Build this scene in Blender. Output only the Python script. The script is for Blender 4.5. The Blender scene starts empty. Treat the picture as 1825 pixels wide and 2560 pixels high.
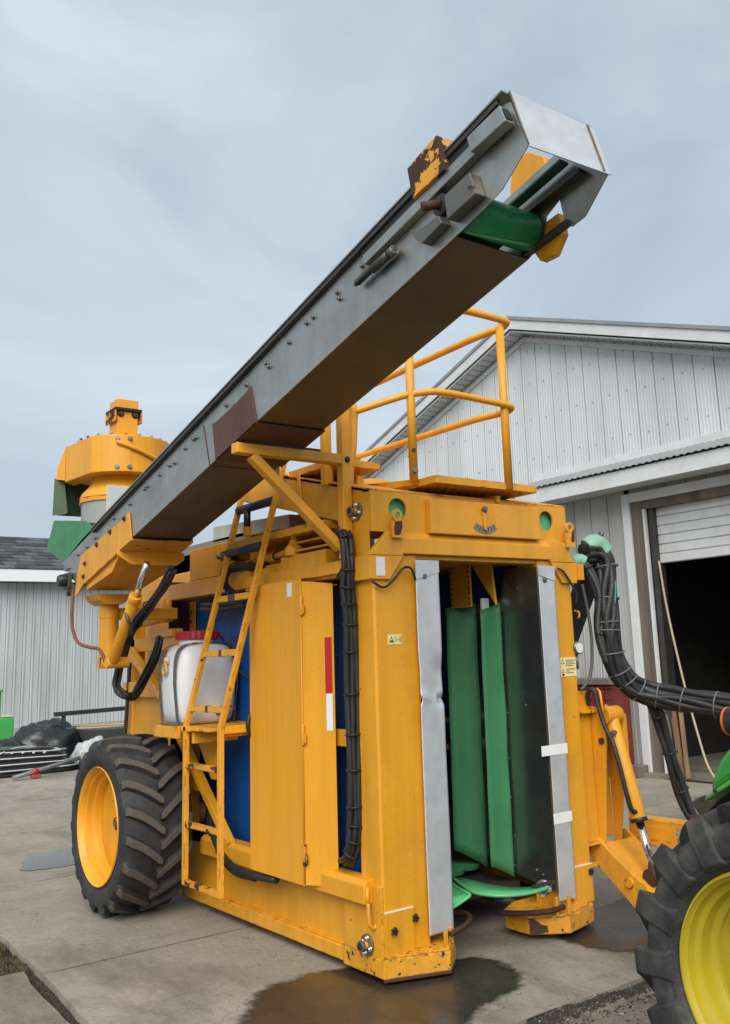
import bpy, math, random
from mathutils import Vector, Matrix, noise as mnoise
random.seed(7)
PI = math.pi
scene = bpy.context.scene
COL = scene.collection

# ------------------------------------------------------------------ camera
# world axes: X = across the harvester's front (to the right), Y = along it to the rear, Z = up; metres
cam_d = bpy.data.cameras.new('camera'); cam = bpy.data.objects.new('camera', cam_d); COL.objects.link(cam)
RIGHT = Vector((0.79064103, -0.61109969, -0.0379991))
DOWN = Vector((0.09272582, 0.18085244, -0.97912937))
FWD = Vector((0.60521788, 0.77061635, 0.19965408))
CAM = Vector((-2.94026598, -4.12218989, 1.6))
M = Matrix((RIGHT, -DOWN, -FWD)).transposed().to_4x4(); M.translation = CAM
cam.matrix_world = M
cam_d.sensor_fit = 'VERTICAL'; cam_d.sensor_height = 36.0; cam_d.sensor_width = 36.0
cam_d.lens = 2352.59 / 2560 * 36.0
cam_d.shift_x = -(1025.59 - 912.5) / 2560
cam_d.shift_y = -(1280.0 - 1156.13) / 2560
cam_d.clip_start = 0.05; cam_d.clip_end = 2000
scene.camera = cam

# ------------------------------------------------------------------ sky and sun (overcast)
SUN_EL, SUN_AZ = math.radians(40), math.radians(221)
world = bpy.data.worlds.new('World'); scene.world = world; world.use_nodes = True
nt = world.node_tree; nt.nodes.clear()
def wn(t, **k):
    n = nt.nodes.new(t)
    for a, b in k.items(): setattr(n, a, b)
    return n
sky = wn('ShaderNodeTexSky', sky_type='NISHITA', sun_disc=False, sun_elevation=SUN_EL, sun_rotation=SUN_AZ)
sky.air_density = 1.0; sky.dust_density = 3.0
tc = wn('ShaderNodeTexCoord')
mp = wn('ShaderNodeMapping'); mp.inputs['Scale'].default_value = (1.0, 1.0, 1.5); mp.inputs['Location'].default_value = (.3, .1, .2)
nz = wn('ShaderNodeTexNoise'); nz.inputs['Scale'].default_value = 2.6; nz.inputs['Detail'].default_value = 5; nz.inputs['Roughness'].default_value = .52; nz.inputs['Distortion'].default_value = .5
rmp = wn('ShaderNodeValToRGB'); rmp.color_ramp.interpolation = 'B_SPLINE'
e = rmp.color_ramp.elements
e[0].position = .30; e[0].color = (.45, .535, .635, 1)
e[1].position = .72; e[1].color = (.80, .89, .95, 1)
k = e.new(.52); k.color = (.60, .70, .79, 1)
scl = wn('ShaderNodeVectorMath', operation='SCALE'); scl.inputs['Scale'].default_value = 3.8
mixs = wn('ShaderNodeMixRGB'); mixs.inputs[0].default_value = .93
bg = wn('ShaderNodeBackground'); bg.inputs['Strength'].default_value = .1
out = wn('ShaderNodeOutputWorld')
L = nt.links.new
L(tc.outputs['Generated'], mp.inputs['Vector']); L(mp.outputs[0], nz.inputs['Vector']); L(nz.outputs['Fac'], rmp.inputs[0])
L(sky.outputs[0], mixs.inputs[1]); L(rmp.outputs[0], scl.inputs[0]); L(scl.outputs[0], mixs.inputs[2]); L(mixs.outputs[0], bg.inputs[0]); L(bg.outputs[0], out.inputs[0])
sun_d = bpy.data.lights.new('sun', 'SUN'); sun = bpy.data.objects.new('sun', sun_d); COL.objects.link(sun)
sun_d.energy = 1.5; sun_d.angle = math.radians(50); sun_d.color = (1.0, .95, .88)
# sun behind and left of the camera, high
sdir = Vector((math.sin(SUN_AZ) * math.cos(SUN_EL), math.cos(SUN_AZ) * math.cos(SUN_EL), math.sin(SUN_EL)))
sun.rotation_euler = sdir.to_track_quat('Z', 'Y').to_euler()
vs = scene.view_settings; vs.view_transform = 'Standard'; vs.look = 'None'; vs.gamma = 1.0; vs.exposure = 1.28; vs.use_curve_mapping = False

# ------------------------------------------------------------------ helpers
class MB:
    """collects shapes, builds ONE mesh object"""
    def __init__(s): s.v = []; s.f = []; s.m = []; s.s = []; s.sharp = False
    def add(s, vs, fs, mi=0, sm=False):
        o = len(s.v); s.v += [tuple(p) for p in vs]
        for f in fs: s.f.append(tuple(i + o for i in f)); s.m.append(mi); s.s.append(sm)
        return s
    def box(s, x0, x1, y0, y1, z0, z1, mi=0):
        vs = [(x, y, z) for z in (z0, z1) for y in (y0, y1) for x in (x0, x1)]
        return s.add(vs, [(0, 2, 3, 1), (4, 5, 7, 6), (0, 1, 5, 4), (2, 6, 7, 3), (0, 4, 6, 2), (1, 3, 7, 5)], mi)
    def prism(s, pts, axis, a, b, mi=0):
        """pts 2-D polygon; axis the extrusion axis; other two coords in order xyz"""
        def P(p, t):
            q = list(p); q.insert(axis, t); return q
        n = len(pts)
        vs = [P(p, a) for p in pts] + [P(p, b) for p in pts]
        fs = [tuple(range(n))[::-1], tuple(range(n, 2 * n))] + [(i, (i + 1) % n, n + (i + 1) % n, n + i) for i in range(n)]
        return s.add(vs, fs, mi)
    def beam(s, p, q, w, h, up=(0, 0, 1), mi=0):
        p, q = Vector(p), Vector(q); d = (q - p).normalized(); u = Vector(up)
        if abs(d.dot(u)) > .98: u = Vector((0, 1, 0))
        r = d.cross(u).normalized(); u = r.cross(d)
        vs = [c + r * a * w / 2 + u * b * h / 2 for c in (p, q) for b in (-1, 1) for a in (-1, 1)]
        return s.add(vs, [(0, 2, 3, 1), (4, 5, 7, 6), (0, 1, 5, 4), (2, 6, 7, 3), (0, 4, 6, 2), (1, 3, 7, 5)], mi)
    def tube(s, pts, r, n=10, mi=0, closed=False, cap=True):
        pts = [Vector(p) for p in pts]; N = len(pts); rs = r if isinstance(r, (list, tuple)) else [r] * N
        t0 = (pts[1] - pts[0]).normalized(); u = t0.cross(Vector((0, 0, 1)))
        if u.length < .05: u = t0.cross(Vector((0, 1, 0)))
        u.normalize(); vs = []
        for i, p in enumerate(pts):
            a = pts[i - 1] if (i or closed) else p; b = pts[(i + 1) % N] if (i < N - 1 or closed) else p
            t = (b - a).normalized(); u = (u - t * u.dot(t))
            if u.length < 1e-6: u = t.orthogonal()
            u.normalize(); w = t.cross(u)
            vs += [p + (u * math.cos(2 * PI * k / n) + w * math.sin(2 * PI * k / n)) * rs[i] for k in range(n)]
        fs = []
        for i in range(N if closed else N - 1):
            j = (i + 1) % N
            fs += [(i * n + k, i * n + (k + 1) % n, j * n + (k + 1) % n, j * n + k) for k in range(n)]
        s.add(vs, fs, mi, True)
        if cap and not closed:
            s.add(vs[:n], [tuple(range(n))[::-1]], mi); s.add(vs[-n:], [tuple(range(n))], mi)
        return s
    def cyl(s, p, q, r, n=20, mi=0): return s.tube([p, q], r, n, mi)
    def lathe(s, prof, c, axis=0, n=48, mi=0, sm=True, caps=True):
        """prof: (a along axis, radius)"""
        vs = []; s.sharp = True
        for a, r in prof:
            for k in range(n):
                t = 2 * PI * k / n; q = [r * math.cos(t), r * math.sin(t)]; q.insert(axis, a)
                vs.append((q[0] + c[0], q[1] + c[1], q[2] + c[2]))
        fs = [(i * n + k, i * n + (k + 1) % n, (i + 1) * n + (k + 1) % n, (i + 1) * n + k) for i in range(len(prof) - 1) for k in range(n)]
        s.add(vs, fs, mi, sm)
        if caps:
            for i in (0, len(prof) - 1):
                if prof[i][1] > .002: s.add(vs[i * n:(i + 1) * n], [tuple(range(n))], mi)
        return s
    def mesh(s, name, mats):
        me = bpy.data.meshes.new(name); me.from_pydata(s.v, [], s.f)
        for m in (mats if isinstance(mats, (list, tuple)) else [mats]): me.materials.append(m)
        me.polygons.foreach_set('material_index', s.m); me.polygons.foreach_set('use_smooth', s.s)
        me.update()
        bm = bmesh.new(); bm.from_mesh(me); bmesh.ops.remove_doubles(bm, verts=bm.verts, dist=1e-5) if len(s.v) < 60000 else None
        bmesh.ops.recalc_face_normals(bm, faces=bm.faces); bm.to_mesh(me); bm.free()
        if s.sharp: me.set_sharp_from_angle(angle=math.radians(34))
        return me
    def build(s, name, mats, parent=None, bevel=0, label=None):
        o = bpy.data.objects.new(name, s.mesh(name, mats)); COL.objects.link(o)
        if parent:
            o.parent = parent
            if parent.type == 'EMPTY': o.matrix_parent_inverse = Matrix.Translation(-parent.matrix_world.translation)
        if bevel:
            b = o.modifiers.new('bevel', 'BEVEL'); b.width = bevel; b.segments = 2; b.limit_method = 'ANGLE'; b.angle_limit = math.radians(40); b.harden_normals = False
        if label: o['label'] = label
        return o
import bmesh
def thing(name, loc, label, cat, group=None):
    o = bpy.data.objects.new(name, None); COL.objects.link(o); o.location = loc; o.empty_display_size = .1
    o.matrix_world = Matrix.Translation(Vector(loc))
    o['label'] = label; o['category'] = cat
    if group: o['group'] = group
    return o
def tag(o, label, cat, group=None):
    o['label'] = label; o['category'] = cat
    if group: o['group'] = group
    return o
def dup(o, loc=(0, 0, 0), parent=None, rot=None):
    c = o.copy(); COL.objects.link(c); c.location = Vector(o.location) + Vector(loc)
    if rot is not None: c.rotation_euler = rot
    return c
def smooth(pts, k=6):
    P = [Vector(p) for p in pts]; P = [2 * P[0] - P[1]] + P + [2 * P[-1] - P[-2]]; o = []
    for i in range(1, len(P) - 2):
        a, b, c, d = P[i - 1:i + 3]
        for j in range(k):
            t = j / k
            o.append(.5 * ((2 * b) + (c - a) * t + (2 * a - 5 * b + 4 * c - d) * t * t + (3 * b - a - 3 * c + d) * t ** 3))
    o.append(P[-2]); return o

# ------------------------------------------------------------------ materials
def mat(name, col, rough=.5, metal=0, spec=.5, var=.0, vscale=6, bump=0, bscale=60, rust=0, rscale=9, rcol=(.045, .018, .010), dirt=0, dcol=(.12, .09, .06), dscale=2.2, edge=0, coat=0, stretch=None, streak=0):
    m = bpy.data.materials.new(name); m.use_nodes = True; t = m.node_tree; b = t.nodes['Principled BSDF']
    b.inputs['Base Color'].default_value = (*col, 1); b.inputs['Roughness'].default_value = rough; b.inputs['Metallic'].default_value = metal
    b.inputs['Specular IOR Level'].default_value = spec
    if coat: b.inputs['Coat Weight'].default_value = coat; b.inputs['Coat Roughness'].default_value = .25
    def N(ty): return t.nodes.new(ty)
    l = t.links.new
    geo = N('ShaderNodeNewGeometry'); vec = geo.outputs['Position']
    if stretch:
        mp = N('ShaderNodeMapping'); mp.inputs['Scale'].default_value = stretch; l(vec, mp.inputs['Vector']); vec = mp.outputs[0]
    def noise(scale, det=4, rgh=.55, v=None):
        n = N('ShaderNodeTexNoise'); n.inputs['Scale'].default_value = scale; n.inputs['Detail'].default_value = det; n.inputs['Roughness'].default_value = rgh
        l(v or vec, n.inputs['Vector']); return n.outputs['Fac']
    def ramp(x, a, c):
        r = N('ShaderNodeMapRange'); r.inputs['From Min'].default_value = a; r.inputs['From Max'].default_value = c; l(x, r.inputs['Value']); return r.outputs[0]
    def mix(f, a, c, blend='MIX'):
        x = N('ShaderNodeMixRGB'); x.blend_type = blend
        if isinstance(f, (int, float)): x.inputs[0].default_value = f
        else: l(f, x.inputs[0])
        for i, q in ((1, a), (2, c)):
            if isinstance(q, tuple): x.inputs[i].default_value = (*q, 1)
            else: l(q, x.inputs[i])
        return x.outputs[0]
    def math_(op, a, c):
        x = N('ShaderNodeMath'); x.operation = op
        for i, q in ((0, a), (1, c)):
            if isinstance(q, (int, float)): x.inputs[i].default_value = q
            else: l(q, x.inputs[i])
        return x.outputs[0]
    cur = None; rsock = None
    if var:
        lo = tuple(c * (1 - var) for c in col); hi = tuple(min(1, c * (1 + var)) for c in col)
        cur = mix(ramp(noise(vscale), .3, .7), lo, hi)
        rsock = ramp(noise(vscale * 2.3, 3), .2, .8); rr = N('ShaderNodeMapRange'); rr.inputs['To Min'].default_value = max(.05, rough - .1); rr.inputs['To Max'].default_value = min(1, rough + .12); l(rsock, rr.inputs['Value']); rsock = rr.outputs[0]
    if dirt:
        cur = mix(math_('MULTIPLY', ramp(noise(dscale, 6, .62), .48, .78), dirt), cur or col, dcol)
    if streak:
        sm = N('ShaderNodeMapping'); sm.inputs['Scale'].default_value = (9, 9, .55); l(geo.outputs['Position'], sm.inputs['Vector'])
        cur = mix(math_('MULTIPLY', ramp(noise(1.6, 5, .6, sm.outputs[0]), .44, .80), streak), cur or col, tuple(c * .45 for c in col))
        cur = mix(math_('MULTIPLY', ramp(noise(1.1, 4, .6), .45, .75), streak * .9), cur, tuple(min(1, c * 1.0 + .07) for c in col))
        cur = mix(math_('MULTIPLY', ramp(noise(55, 3, .7), .60, .68), streak * .8), cur, tuple(c * .4 for c in col))
    if rust or edge:
        ns = noise(rscale, 7, .62)
        f = ramp(ns, .76 - .16 * rust, .775 - .16 * rust) if rust else None
        if edge:
            bv = N('ShaderNodeBevel'); bv.samples = 3; bv.inputs['Radius'].default_value = .012
            dp = N('ShaderNodeVectorMath'); dp.operation = 'DOT_PRODUCT'; l(bv.outputs[0], dp.inputs[0]); l(geo.outputs['Normal'], dp.inputs[1])
            ed = ramp(dp.outputs['Value'], .995, .90)
            ed = math_('MULTIPLY', ed, ramp(noise(rscale * .7, 6, .65), .64 - .10 * edge, .67 - .10 * edge))
            f = math_('MAXIMUM', f, ed) if f is not None else ed
        cur = mix(f, cur or col, rcol)
        rr = N('ShaderNodeMapRange'); rr.inputs['To Min'].default_value = rough; rr.inputs['To Max'].default_value = .85; l(f, rr.inputs['Value']); rsock = rr.outputs[0]
        if metal:
            mm = N('ShaderNodeMapRange'); mm.inputs['To Min'].default_value = metal; mm.inputs['To Max'].default_value = 0; l(f, mm.inputs['Value']); l(mm.outputs[0], b.inputs['Metallic'])
    if cur is not None: l(cur, b.inputs['Base Color'])
    if rsock is not None: l(rsock, b.inputs['Roughness'])
    if bump:
        bp = N('ShaderNodeBump'); bp.inputs['Strength'].default_value = bump; bp.inputs['Distance'].default_value = .01; l(noise(bscale, 4), bp.inputs['Height']); l(bp.outputs[0], b.inputs['Normal'])
    return m
YC = (.735, .328, .012)
YEL = mat('yellow_paint', YC, .44, var=.07, vscale=2.4, streak=.36, rust=.30, rscale=13, dirt=.35, dcol=(.42, .20, .03), dscale=4, bump=.04, bscale=90)
YELW = mat('yellow_paint_worn', YC, .5, var=.08, vscale=4, streak=.45, rust=.62, rscale=17, dirt=.5, dcol=(.36, .19, .05), dscale=5, edge=1.0, bump=.08, bscale=70)
YELF = mat('yellow_paint_scuffed', YC, .55, var=.09, vscale=5, streak=.5, rust=.98, rscale=26, dirt=.6, dcol=(.30, .16, .05), dscale=6, edge=1.5, bump=.1, bscale=70)
YELR = mat('yellow_paint_flaking', (.70, .32, .018), .5, var=.08, rust=1.53, rscale=7, edge=1.4, dirt=.4)
YELC = mat('yellow_paint_chipped', (.70, .30, .02), .5, var=.08, rust=1.40, rscale=8, edge=1.4, dirt=.4)
YELB = mat('yellow_paint_plain', YC, .42, var=.06, vscale=1.6, streak=.28, rust=.16, rscale=20, dirt=.25, dcol=(.48, .23, .03), bump=.03, bscale=80)
STEEL = mat('stainless_steel', (.42, .42, .39), .40, .94, streak=.3, var=.10, vscale=5, dirt=.55, dcol=(.16, .14, .11), dscale=3.2, bump=.05, bscale=25)
GALV = mat('galvanised_sheet', (.60, .62, .635), .40, .45, var=.10, vscale=9, bump=.06, bscale=12)
STEELD = mat('dark_steel', (.085, .083, .078), .5, .7, var=.15, dirt=.6, dcol=(.06, .04, .03), rust=.4)
CHROME = mat('chrome_rod', (.8, .8, .82), .12, 1.0)
BOLT = mat('bolt_steel', (.20, .195, .18), .45, .8, var=.15, vscale=40)
PAN = mat('shaded_pan_steel', (.125, .102, .072), .42, .55, var=.15, vscale=2, dirt=.6, dcol=(.06, .042, .024), dscale=2.5)  # trough underside: shade and dark reflections put into the steel colour
RUST = mat('brown_rust', (.060, .022, .014), .75, var=.25, vscale=8, bump=.15, bscale=60)
BROWNP = mat('brown_primer', (.085, .030, .022), .6, var=.18, vscale=5, dirt=.4)
GREEN = mat('green_plastic', (.042, .215, .090), .5, var=.10, streak=.3, vscale=4, dirt=.35, dcol=(.05, .13, .06), bump=.03)
GREENL = mat('light_green_plastic', (.09, .42, .17), .4, var=.06)
GREENB = mat('green_belt', (.014, .27, .10), .4, var=.12, dirt=.4, dcol=(.03, .10, .04))
BLUE = mat('blue_sheet', (.005, .085, .33), .5, var=.14, vscale=5, dirt=.4, dcol=(.01, .04, .12), stretch=(1, 1, .3))
BLACK = mat('black_rubber_hose', (.016, .017, .019), .5, var=.2, vscale=20, dirt=.4, dcol=(.05, .045, .04))
BLACKP = mat('black_plastic', (.014, .014, .015), .4)
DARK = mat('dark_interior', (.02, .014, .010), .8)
SMOKE = mat('polished_curtain_sheet', (.30, .31, .29), .24, .92, var=.12, vscale=2.5, dirt=.5, dcol=(.10, .12, .10))
RUBBER = mat('tyre_rubber', (.021, .022, .023), .72, var=.22, vscale=12, dirt=.6, dcol=(.085, .078, .066), dscale=5, bump=.2, bscale=45)
LUGTOP = mat('dusty_lug_rubber', (.088, .074, .058), .9, var=.25, vscale=60, dirt=.5, dcol=(.04, .036, .03), dscale=20, bump=.3, bscale=120)
WHITEP = mat('translucent_white_plastic', (.68, .70, .70), .4, var=.03, vscale=3, dirt=.25, dcol=(.45, .42, .36))
REDP = mat('red_plastic', (.42, .018, .035), .4, var=.08)
WHITE = mat('white_reflector', (.72, .74, .74), .4, var=.04, vscale=30)
REDR = mat('red_reflector', (.42, .012, .012), .35, var=.05)
TAPE = mat('white_tape', (.78, .79, .78), .5, var=.05, vscale=14)
STICK = mat('pale_yellow_sticker', (.80, .68, .32), .5)
INK = mat('black_ink', (.015, .015, .014), .6)
GREY = mat('grey_paint', (.18, .20, .19), .55, var=.06, dirt=.3)

# ================================================================== GROUND
CONC = None
def concrete(name, base, dark, wet=0, seed=0, rough=0):
    m = bpy.data.materials.new(name); m.use_nodes = True; t = m.node_tree; b = t.nodes['Principled BSDF']; l = t.links.new
    geo = t.nodes.new('ShaderNodeNewGeometry')
    def noise(sc, det=5, r=.6, st=None):
        n = t.nodes.new('ShaderNodeTexNoise'); n.inputs['Scale'].default_value = sc; n.inputs['Detail'].default_value = det; n.inputs['Roughness'].default_value = r
        if st:
            mp = t.nodes.new('ShaderNodeMapping'); mp.inputs['Scale'].default_value = st; mp.inputs['Location'].default_value = (seed, seed, 0); l(geo.outputs['Position'], mp.inputs[0]); l(mp.outputs[0], n.inputs['Vector'])
        else: l(geo.outputs['Position'], n.inputs['Vector'])
        return n.outputs['Fac']
    def mr(x, a, c, d=0, e=1):
        r = t.nodes.new('ShaderNodeMapRange'); r.inputs[1].default_value = a; r.inputs[2].default_value = c; r.inputs[3].default_value = d; r.inputs[4].default_value = e; l(x, r.inputs[0]); return r.outputs[0]
    def mix(f, a, c):
        x = t.nodes.new('ShaderNodeMixRGB'); l(f, x.inputs[0])
        for i, q in ((1, a), (2, c)):
            if isinstance(q, tuple): x.inputs[i].default_value = (*q, 1)
            else: l(q, x.inputs[i])
        return x.outputs[0]
    c = mix(mr(noise(.55, 7, .66), .40, .60), dark, base)
    c = mix(mr(noise(2.6, 6, .65, (1, .35, 1)), .42, .74, 0, .55), c, tuple(q * .72 for q in base))
    c = mix(mr(noise(5.5, 7, .72), .46, .70, 0, .6), c, tuple(q * .55 for q in base))
    c = mix(mr(noise(3.1, 6, .7, (.4, 1.3, 1)), .56, .70, 0, .5), c, tuple(q * .55 for q in dark))
    c = mix(mr(noise(40, 5, .75), .58, .64, 0, .8 if rough else .55), c, tuple(q * .32 for q in dark))
    c = mix(mr(noise(38, 4, .7), .35, .75, 0, .45), c, tuple(min(1, q * 1.25) for q in base))
    c = mix(mr(noise(9, 8, .72), .64, .72, 0, .6), c, tuple(q * .35 for q in dark))
    c = mix(mr(noise(1.1, 7, .7, (1.0, .45, 1)), .50, .64, 0, .75), c, tuple(q * .58 for q in dark))
    vo = t.nodes.new('ShaderNodeTexVoronoi'); vo.feature = 'DISTANCE_TO_EDGE'; vo.inputs['Scale'].default_value = .42
    wv = t.nodes.new('ShaderNodeVectorMath'); wv.operation = 'ADD'; nc = t.nodes.new('ShaderNodeTexNoise'); nc.inputs['Scale'].default_value = 1.6; nc.inputs['Detail'].default_value = 6; l(geo.outputs['Position'], nc.inputs['Vector'])
    l(geo.outputs['Position'], wv.inputs[0]); l(nc.outputs['Color'], wv.inputs[1]); l(wv.outputs[0], vo.inputs['Vector'])
    c = mix(mr(vo.outputs['Distance'], .0020, .0, 0, .6), c, tuple(q * .25 for q in dark))
    c = mix(mr(noise(150, 3, .7), .56, .66, 0, .55 if rough else .28), c, tuple(q * .45 for q in dark))
    c = mix(mr(noise(24, 3, .6), .66, .72, 0, .5), c, tuple(q * .5 for q in dark))
    l(c, b.inputs['Base Color'])
    l(mr(noise(1.3, 5), .35, .65, .66 if not wet else .14, .95 if not wet else .40), b.inputs['Roughness']); b.inputs['Specular IOR Level'].default_value = .3 if not wet else .5
    bp = t.nodes.new('ShaderNodeBump'); bp.inputs['Strength'].default_value = (.9 if rough else .45) if not wet else .12; bp.inputs['Distance'].default_value = .006; l(noise(70, 5, .7), bp.inputs['Height']); l(bp.outputs[0], b.inputs['Normal'])
    return m
CONC = concrete('concrete', (.350, .312, .255), (.225, .200, .162))
CONC2 = concrete('rough_old_concrete', (.275, .245, .200), (.175, .155, .125), seed=3, rough=1)
WET = concrete('wet_concrete', (.060, .050, .038), (.026, .022, .018), wet=1)
GRAVELM = concrete('gravel_dirt', (.115, .100, .082), (.055, .048, .040), seed=5)

g = MB(); g.add([(-250, -250, -.055), (250, -250, -.055), (250, 250, -.055), (-250, 250, -.055)], [(0, 1, 2, 3)])
ground = g.build('ground', GRAVELM); ground['kind'] = 'structure'
pv = bpy.data.objects.new('pavement', None); COL.objects.link(pv); pv['kind'] = 'structure'
XS = [-1.17, 2.75, 6.75]; YS = [-.80, 1.455, 3.80, 6.15, 8.5, 10.85, 13.2, 15.55, 17.9, 20.25, 24.0]
def jag(a, b, n, amp, ax):
    o = []
    for i in range(n + 1):
        t = i / n; p = [a[0] + (b[0] - a[0]) * t, a[1] + (b[1] - a[1]) * t]
        if 0 < i < n: p[ax] += amp * (mnoise.noise(Vector((p[0] * 2.3, p[1] * 2.3, amp * 90))) + .5 * mnoise.noise(Vector((p[0] * 9, p[1] * 9, 3))))
        o.append(tuple(p))
    return o
def edge(y): return .03 - max(0, min(3, 2.2 - y)) * .078
for i in range(2):
    for j in range(len(YS) - 1):
        x0, x1, y0, y1 = XS[i] + .006, XS[i + 1] - .006, YS[j] + .011, YS[j + 1] - .011
        A = jag((x0 + edge(y0) * (i == 0), y0), (x1, y0), 40, .035 if j == 0 else .010, 1)[:-1]; B = jag((x1, y0), (x1, y1), 10, .004, 0)[:-1]
        Cc = jag((x1, y1), (x0 + edge(y1) * (i == 0), y1), 40, .010, 1)[:-1]; Dd = jag((x0 + edge(y1) * (i == 0), y1), (x0 + edge(y0) * (i == 0), y0), 30, .022 if i == 0 else .004, 0)[:-1]
        MB().prism(A + B + Cc + Dd, 2, -.25, 0).build('concrete_slab', CONC, pv)
# the yard beyond the barn line, and the rough older slab by the lower left
MB().box(6.756, 40, 12.6, 24, -.25, -.002).build('concrete_slab', CONC, pv)
MB().box(-12, -1.19, 3.0, 40, -.3, -.03).build('concrete_slab', CONC2, pv)
MB().prism(jag((-1.80, -6), (-1.235, 1.66), 60, .028, 0) + [(-9, 1.75), (-9, -6)], 2, -.2, -.022).build('concrete_slab', CONC2, pv)
# dirt filling the joints
jt = MB(); jt.box(-1.1, 6.9, -.78, 24, -.06, -.004); jt.box(-1.9, -1.0, -6, 3.2, -.06, -.042); o = jt.build('joint_dirt', concrete('joint_soil', (.036, .031, .026), (.016, .014, .012), seed=8), pv); o['kind'] = 'stuff'

def soft_wet(m):
    t = m.node_tree; l = t.links.new; p = t.nodes['Principled BSDF']; o = t.nodes['Material Output']
    at = t.nodes.new('ShaderNodeAttribute'); at.attribute_name = 'wet'; n = t.nodes.new('ShaderNodeTexNoise'); n.inputs['Scale'].default_value = 14; n.inputs['Detail'].default_value = 7; n.inputs['Roughness'].default_value = .7
    g = t.nodes.new('ShaderNodeNewGeometry'); l(g.outputs['Position'], n.inputs['Vector'])
    ad = t.nodes.new('ShaderNodeMath'); ad.operation = 'ADD'; l(at.outputs['Fac'], ad.inputs[0]); l(n.outputs['Fac'], ad.inputs[1])
    r = t.nodes.new('ShaderNodeMapRange'); r.inputs[1].default_value = .62; r.inputs[2].default_value = 1.08; r.interpolation_type = 'SMOOTHSTEP'; l(ad.outputs[0], r.inputs[0])
    tr = t.nodes.new('ShaderNodeBsdfTransparent'); mx = t.nodes.new('ShaderNodeMixShader'); l(r.outputs[0], mx.inputs[0]); l(tr.outputs[0], mx.inputs[1]); l(p.outputs[0], mx.inputs[2]); l(mx.outputs[0], o.inputs['Surface']); return m
def blob(name, pts, z, m, amp=.05):
    n = len(pts); P = []
    for i in range(n):
        a, b, c, d = (Vector((*pts[(i + q) % n], 0)) for q in (-1, 0, 1, 2))
        for j in range(10):
            t = j / 10; p = .5 * ((2 * b) + (c - a) * t + (2 * a - 5 * b + 4 * c - d) * t * t + (3 * b - a - 3 * c + d) * t ** 3)
            p += Vector((mnoise.noise(p * 5), mnoise.noise(p * 5 + Vector((9, 9, 9))), 0)) * amp + Vector((mnoise.noise(p * 17), mnoise.noise(p * 17 + Vector((4, 9, 9))), 0)) * amp * .35
            P.append(p)
    c = sum(P, Vector()) / len(P); N = len(P); b = MB(); vs = []
    for k in range(3):
        for p in P:
            q = (c - p); L_ = q.length; q.normalize(); r = p + q * min(L_ * .5, (-.04, .05, .14)[k]); vs.append((r.x, r.y, z))
    vs.append((c.x, c.y, z))
    fs = [(k * N + i, k * N + (i + 1) % N, (k + 1) * N + (i + 1) % N, (k + 1) * N + i) for k in range(2) for i in range(N)] + [(2 * N + i, 2 * N + (i + 1) % N, 3 * N) for i in range(N)]
    me = bpy.data.meshes.new(name); me.from_pydata(vs, [], fs); me.materials.append(m); at = me.attributes.new('wet', 'FLOAT', 'POINT')
    at.data.foreach_set('value', [0.0] * N + [.5] * N + [1.0] * N + [1.0]); o = bpy.data.objects.new(name, me); COL.objects.link(o); o['kind'] = 'structure'; return o
soft_wet(WET)
blob('puddle', [(-.95, -.25), (-.72, .10), (-.45, .40), (-.13, .43), (.31, .26), (.60, .06), (.66, -.22), (.56, -.42), (.30, -.52), (.10, -.57), (-.02, -.66), (-.3, -.68), (-.8, -.6)], .005, WET)
blob('puddle', [(1.22, 0), (1.13, -.28), (1.22, -.46), (1.36, -.56), (1.7, -.5), (2.15, -.2), (2.4, .1), (2.15, .22), (1.75, .2), (1.5, .35), (1.3, .3)], .005, WET)
blob('puddle', [(-.45, 4.3), (-.1, 4.2), (.5, 4.4), (.3, 4.9), (-.2, 4.85)], .005, mat('standing_water', (.20, .21, .22), .08, spec=.6))
blob('puddle', [(4.9, 1.7), (5.4, 2.2), (6.2, 2.3), (6.0, 1.6), (5.4, 1.3)], .005, WET)

# broken gravel ground in front of the slab and loose stones on it
def gh(x, y):
    v = Vector((x, y, 0)); return -.026 + .016 * mnoise.noise(v * 2.1) + .008 * mnoise.noise(v * 7) + .005 * mnoise.noise(v * 23) + .003 * mnoise.noise(v * 60) + (.014 if y > -.9 else 0)
hf = MB(); nx, ny = 230, 120; vs = []
for j in range(ny + 1):
    for i in range(nx + 1):
        x, y = -1.9 + 5.2 * i / nx, -3.2 + 2.47 * j / ny; vs.append((x, y, gh(x, y)))
hf.add(vs, [(j * (nx + 1) + i, j * (nx + 1) + i + 1, (j + 1) * (nx + 1) + i + 1, (j + 1) * (nx + 1) + i) for j in range(ny) for i in range(nx)], 0, True)
o = hf.build('gravel_ground', concrete('packed_gravel', (.235, .208, .168), (.075, .066, .054), seed=5, rough=1)); o['kind'] = 'structure'
st = MB(); so = MB(); sl = MB()
def stone(b, x, y, z, s):
    r = [random.uniform(.6, 1.2) * s for _ in range(6)]
    vs = [(x + r[0], y, z), (x, y + r[1], z), (x - r[2], y, z), (x, y - r[3], z), (x + r[4] * .2, y, z + r[5] * .8)]
    a = random.random() * 6; c_, s_ = math.cos(a), math.sin(a)
    vs = [(x + (p[0] - x) * c_ - (p[1] - y) * s_, y + (p[0] - x) * s_ + (p[1] - y) * c_, p[2]) for p in vs]
    b.add(vs, [(0, 1, 4), (1, 2, 4), (2, 3, 4), (3, 0, 4)])
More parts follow.
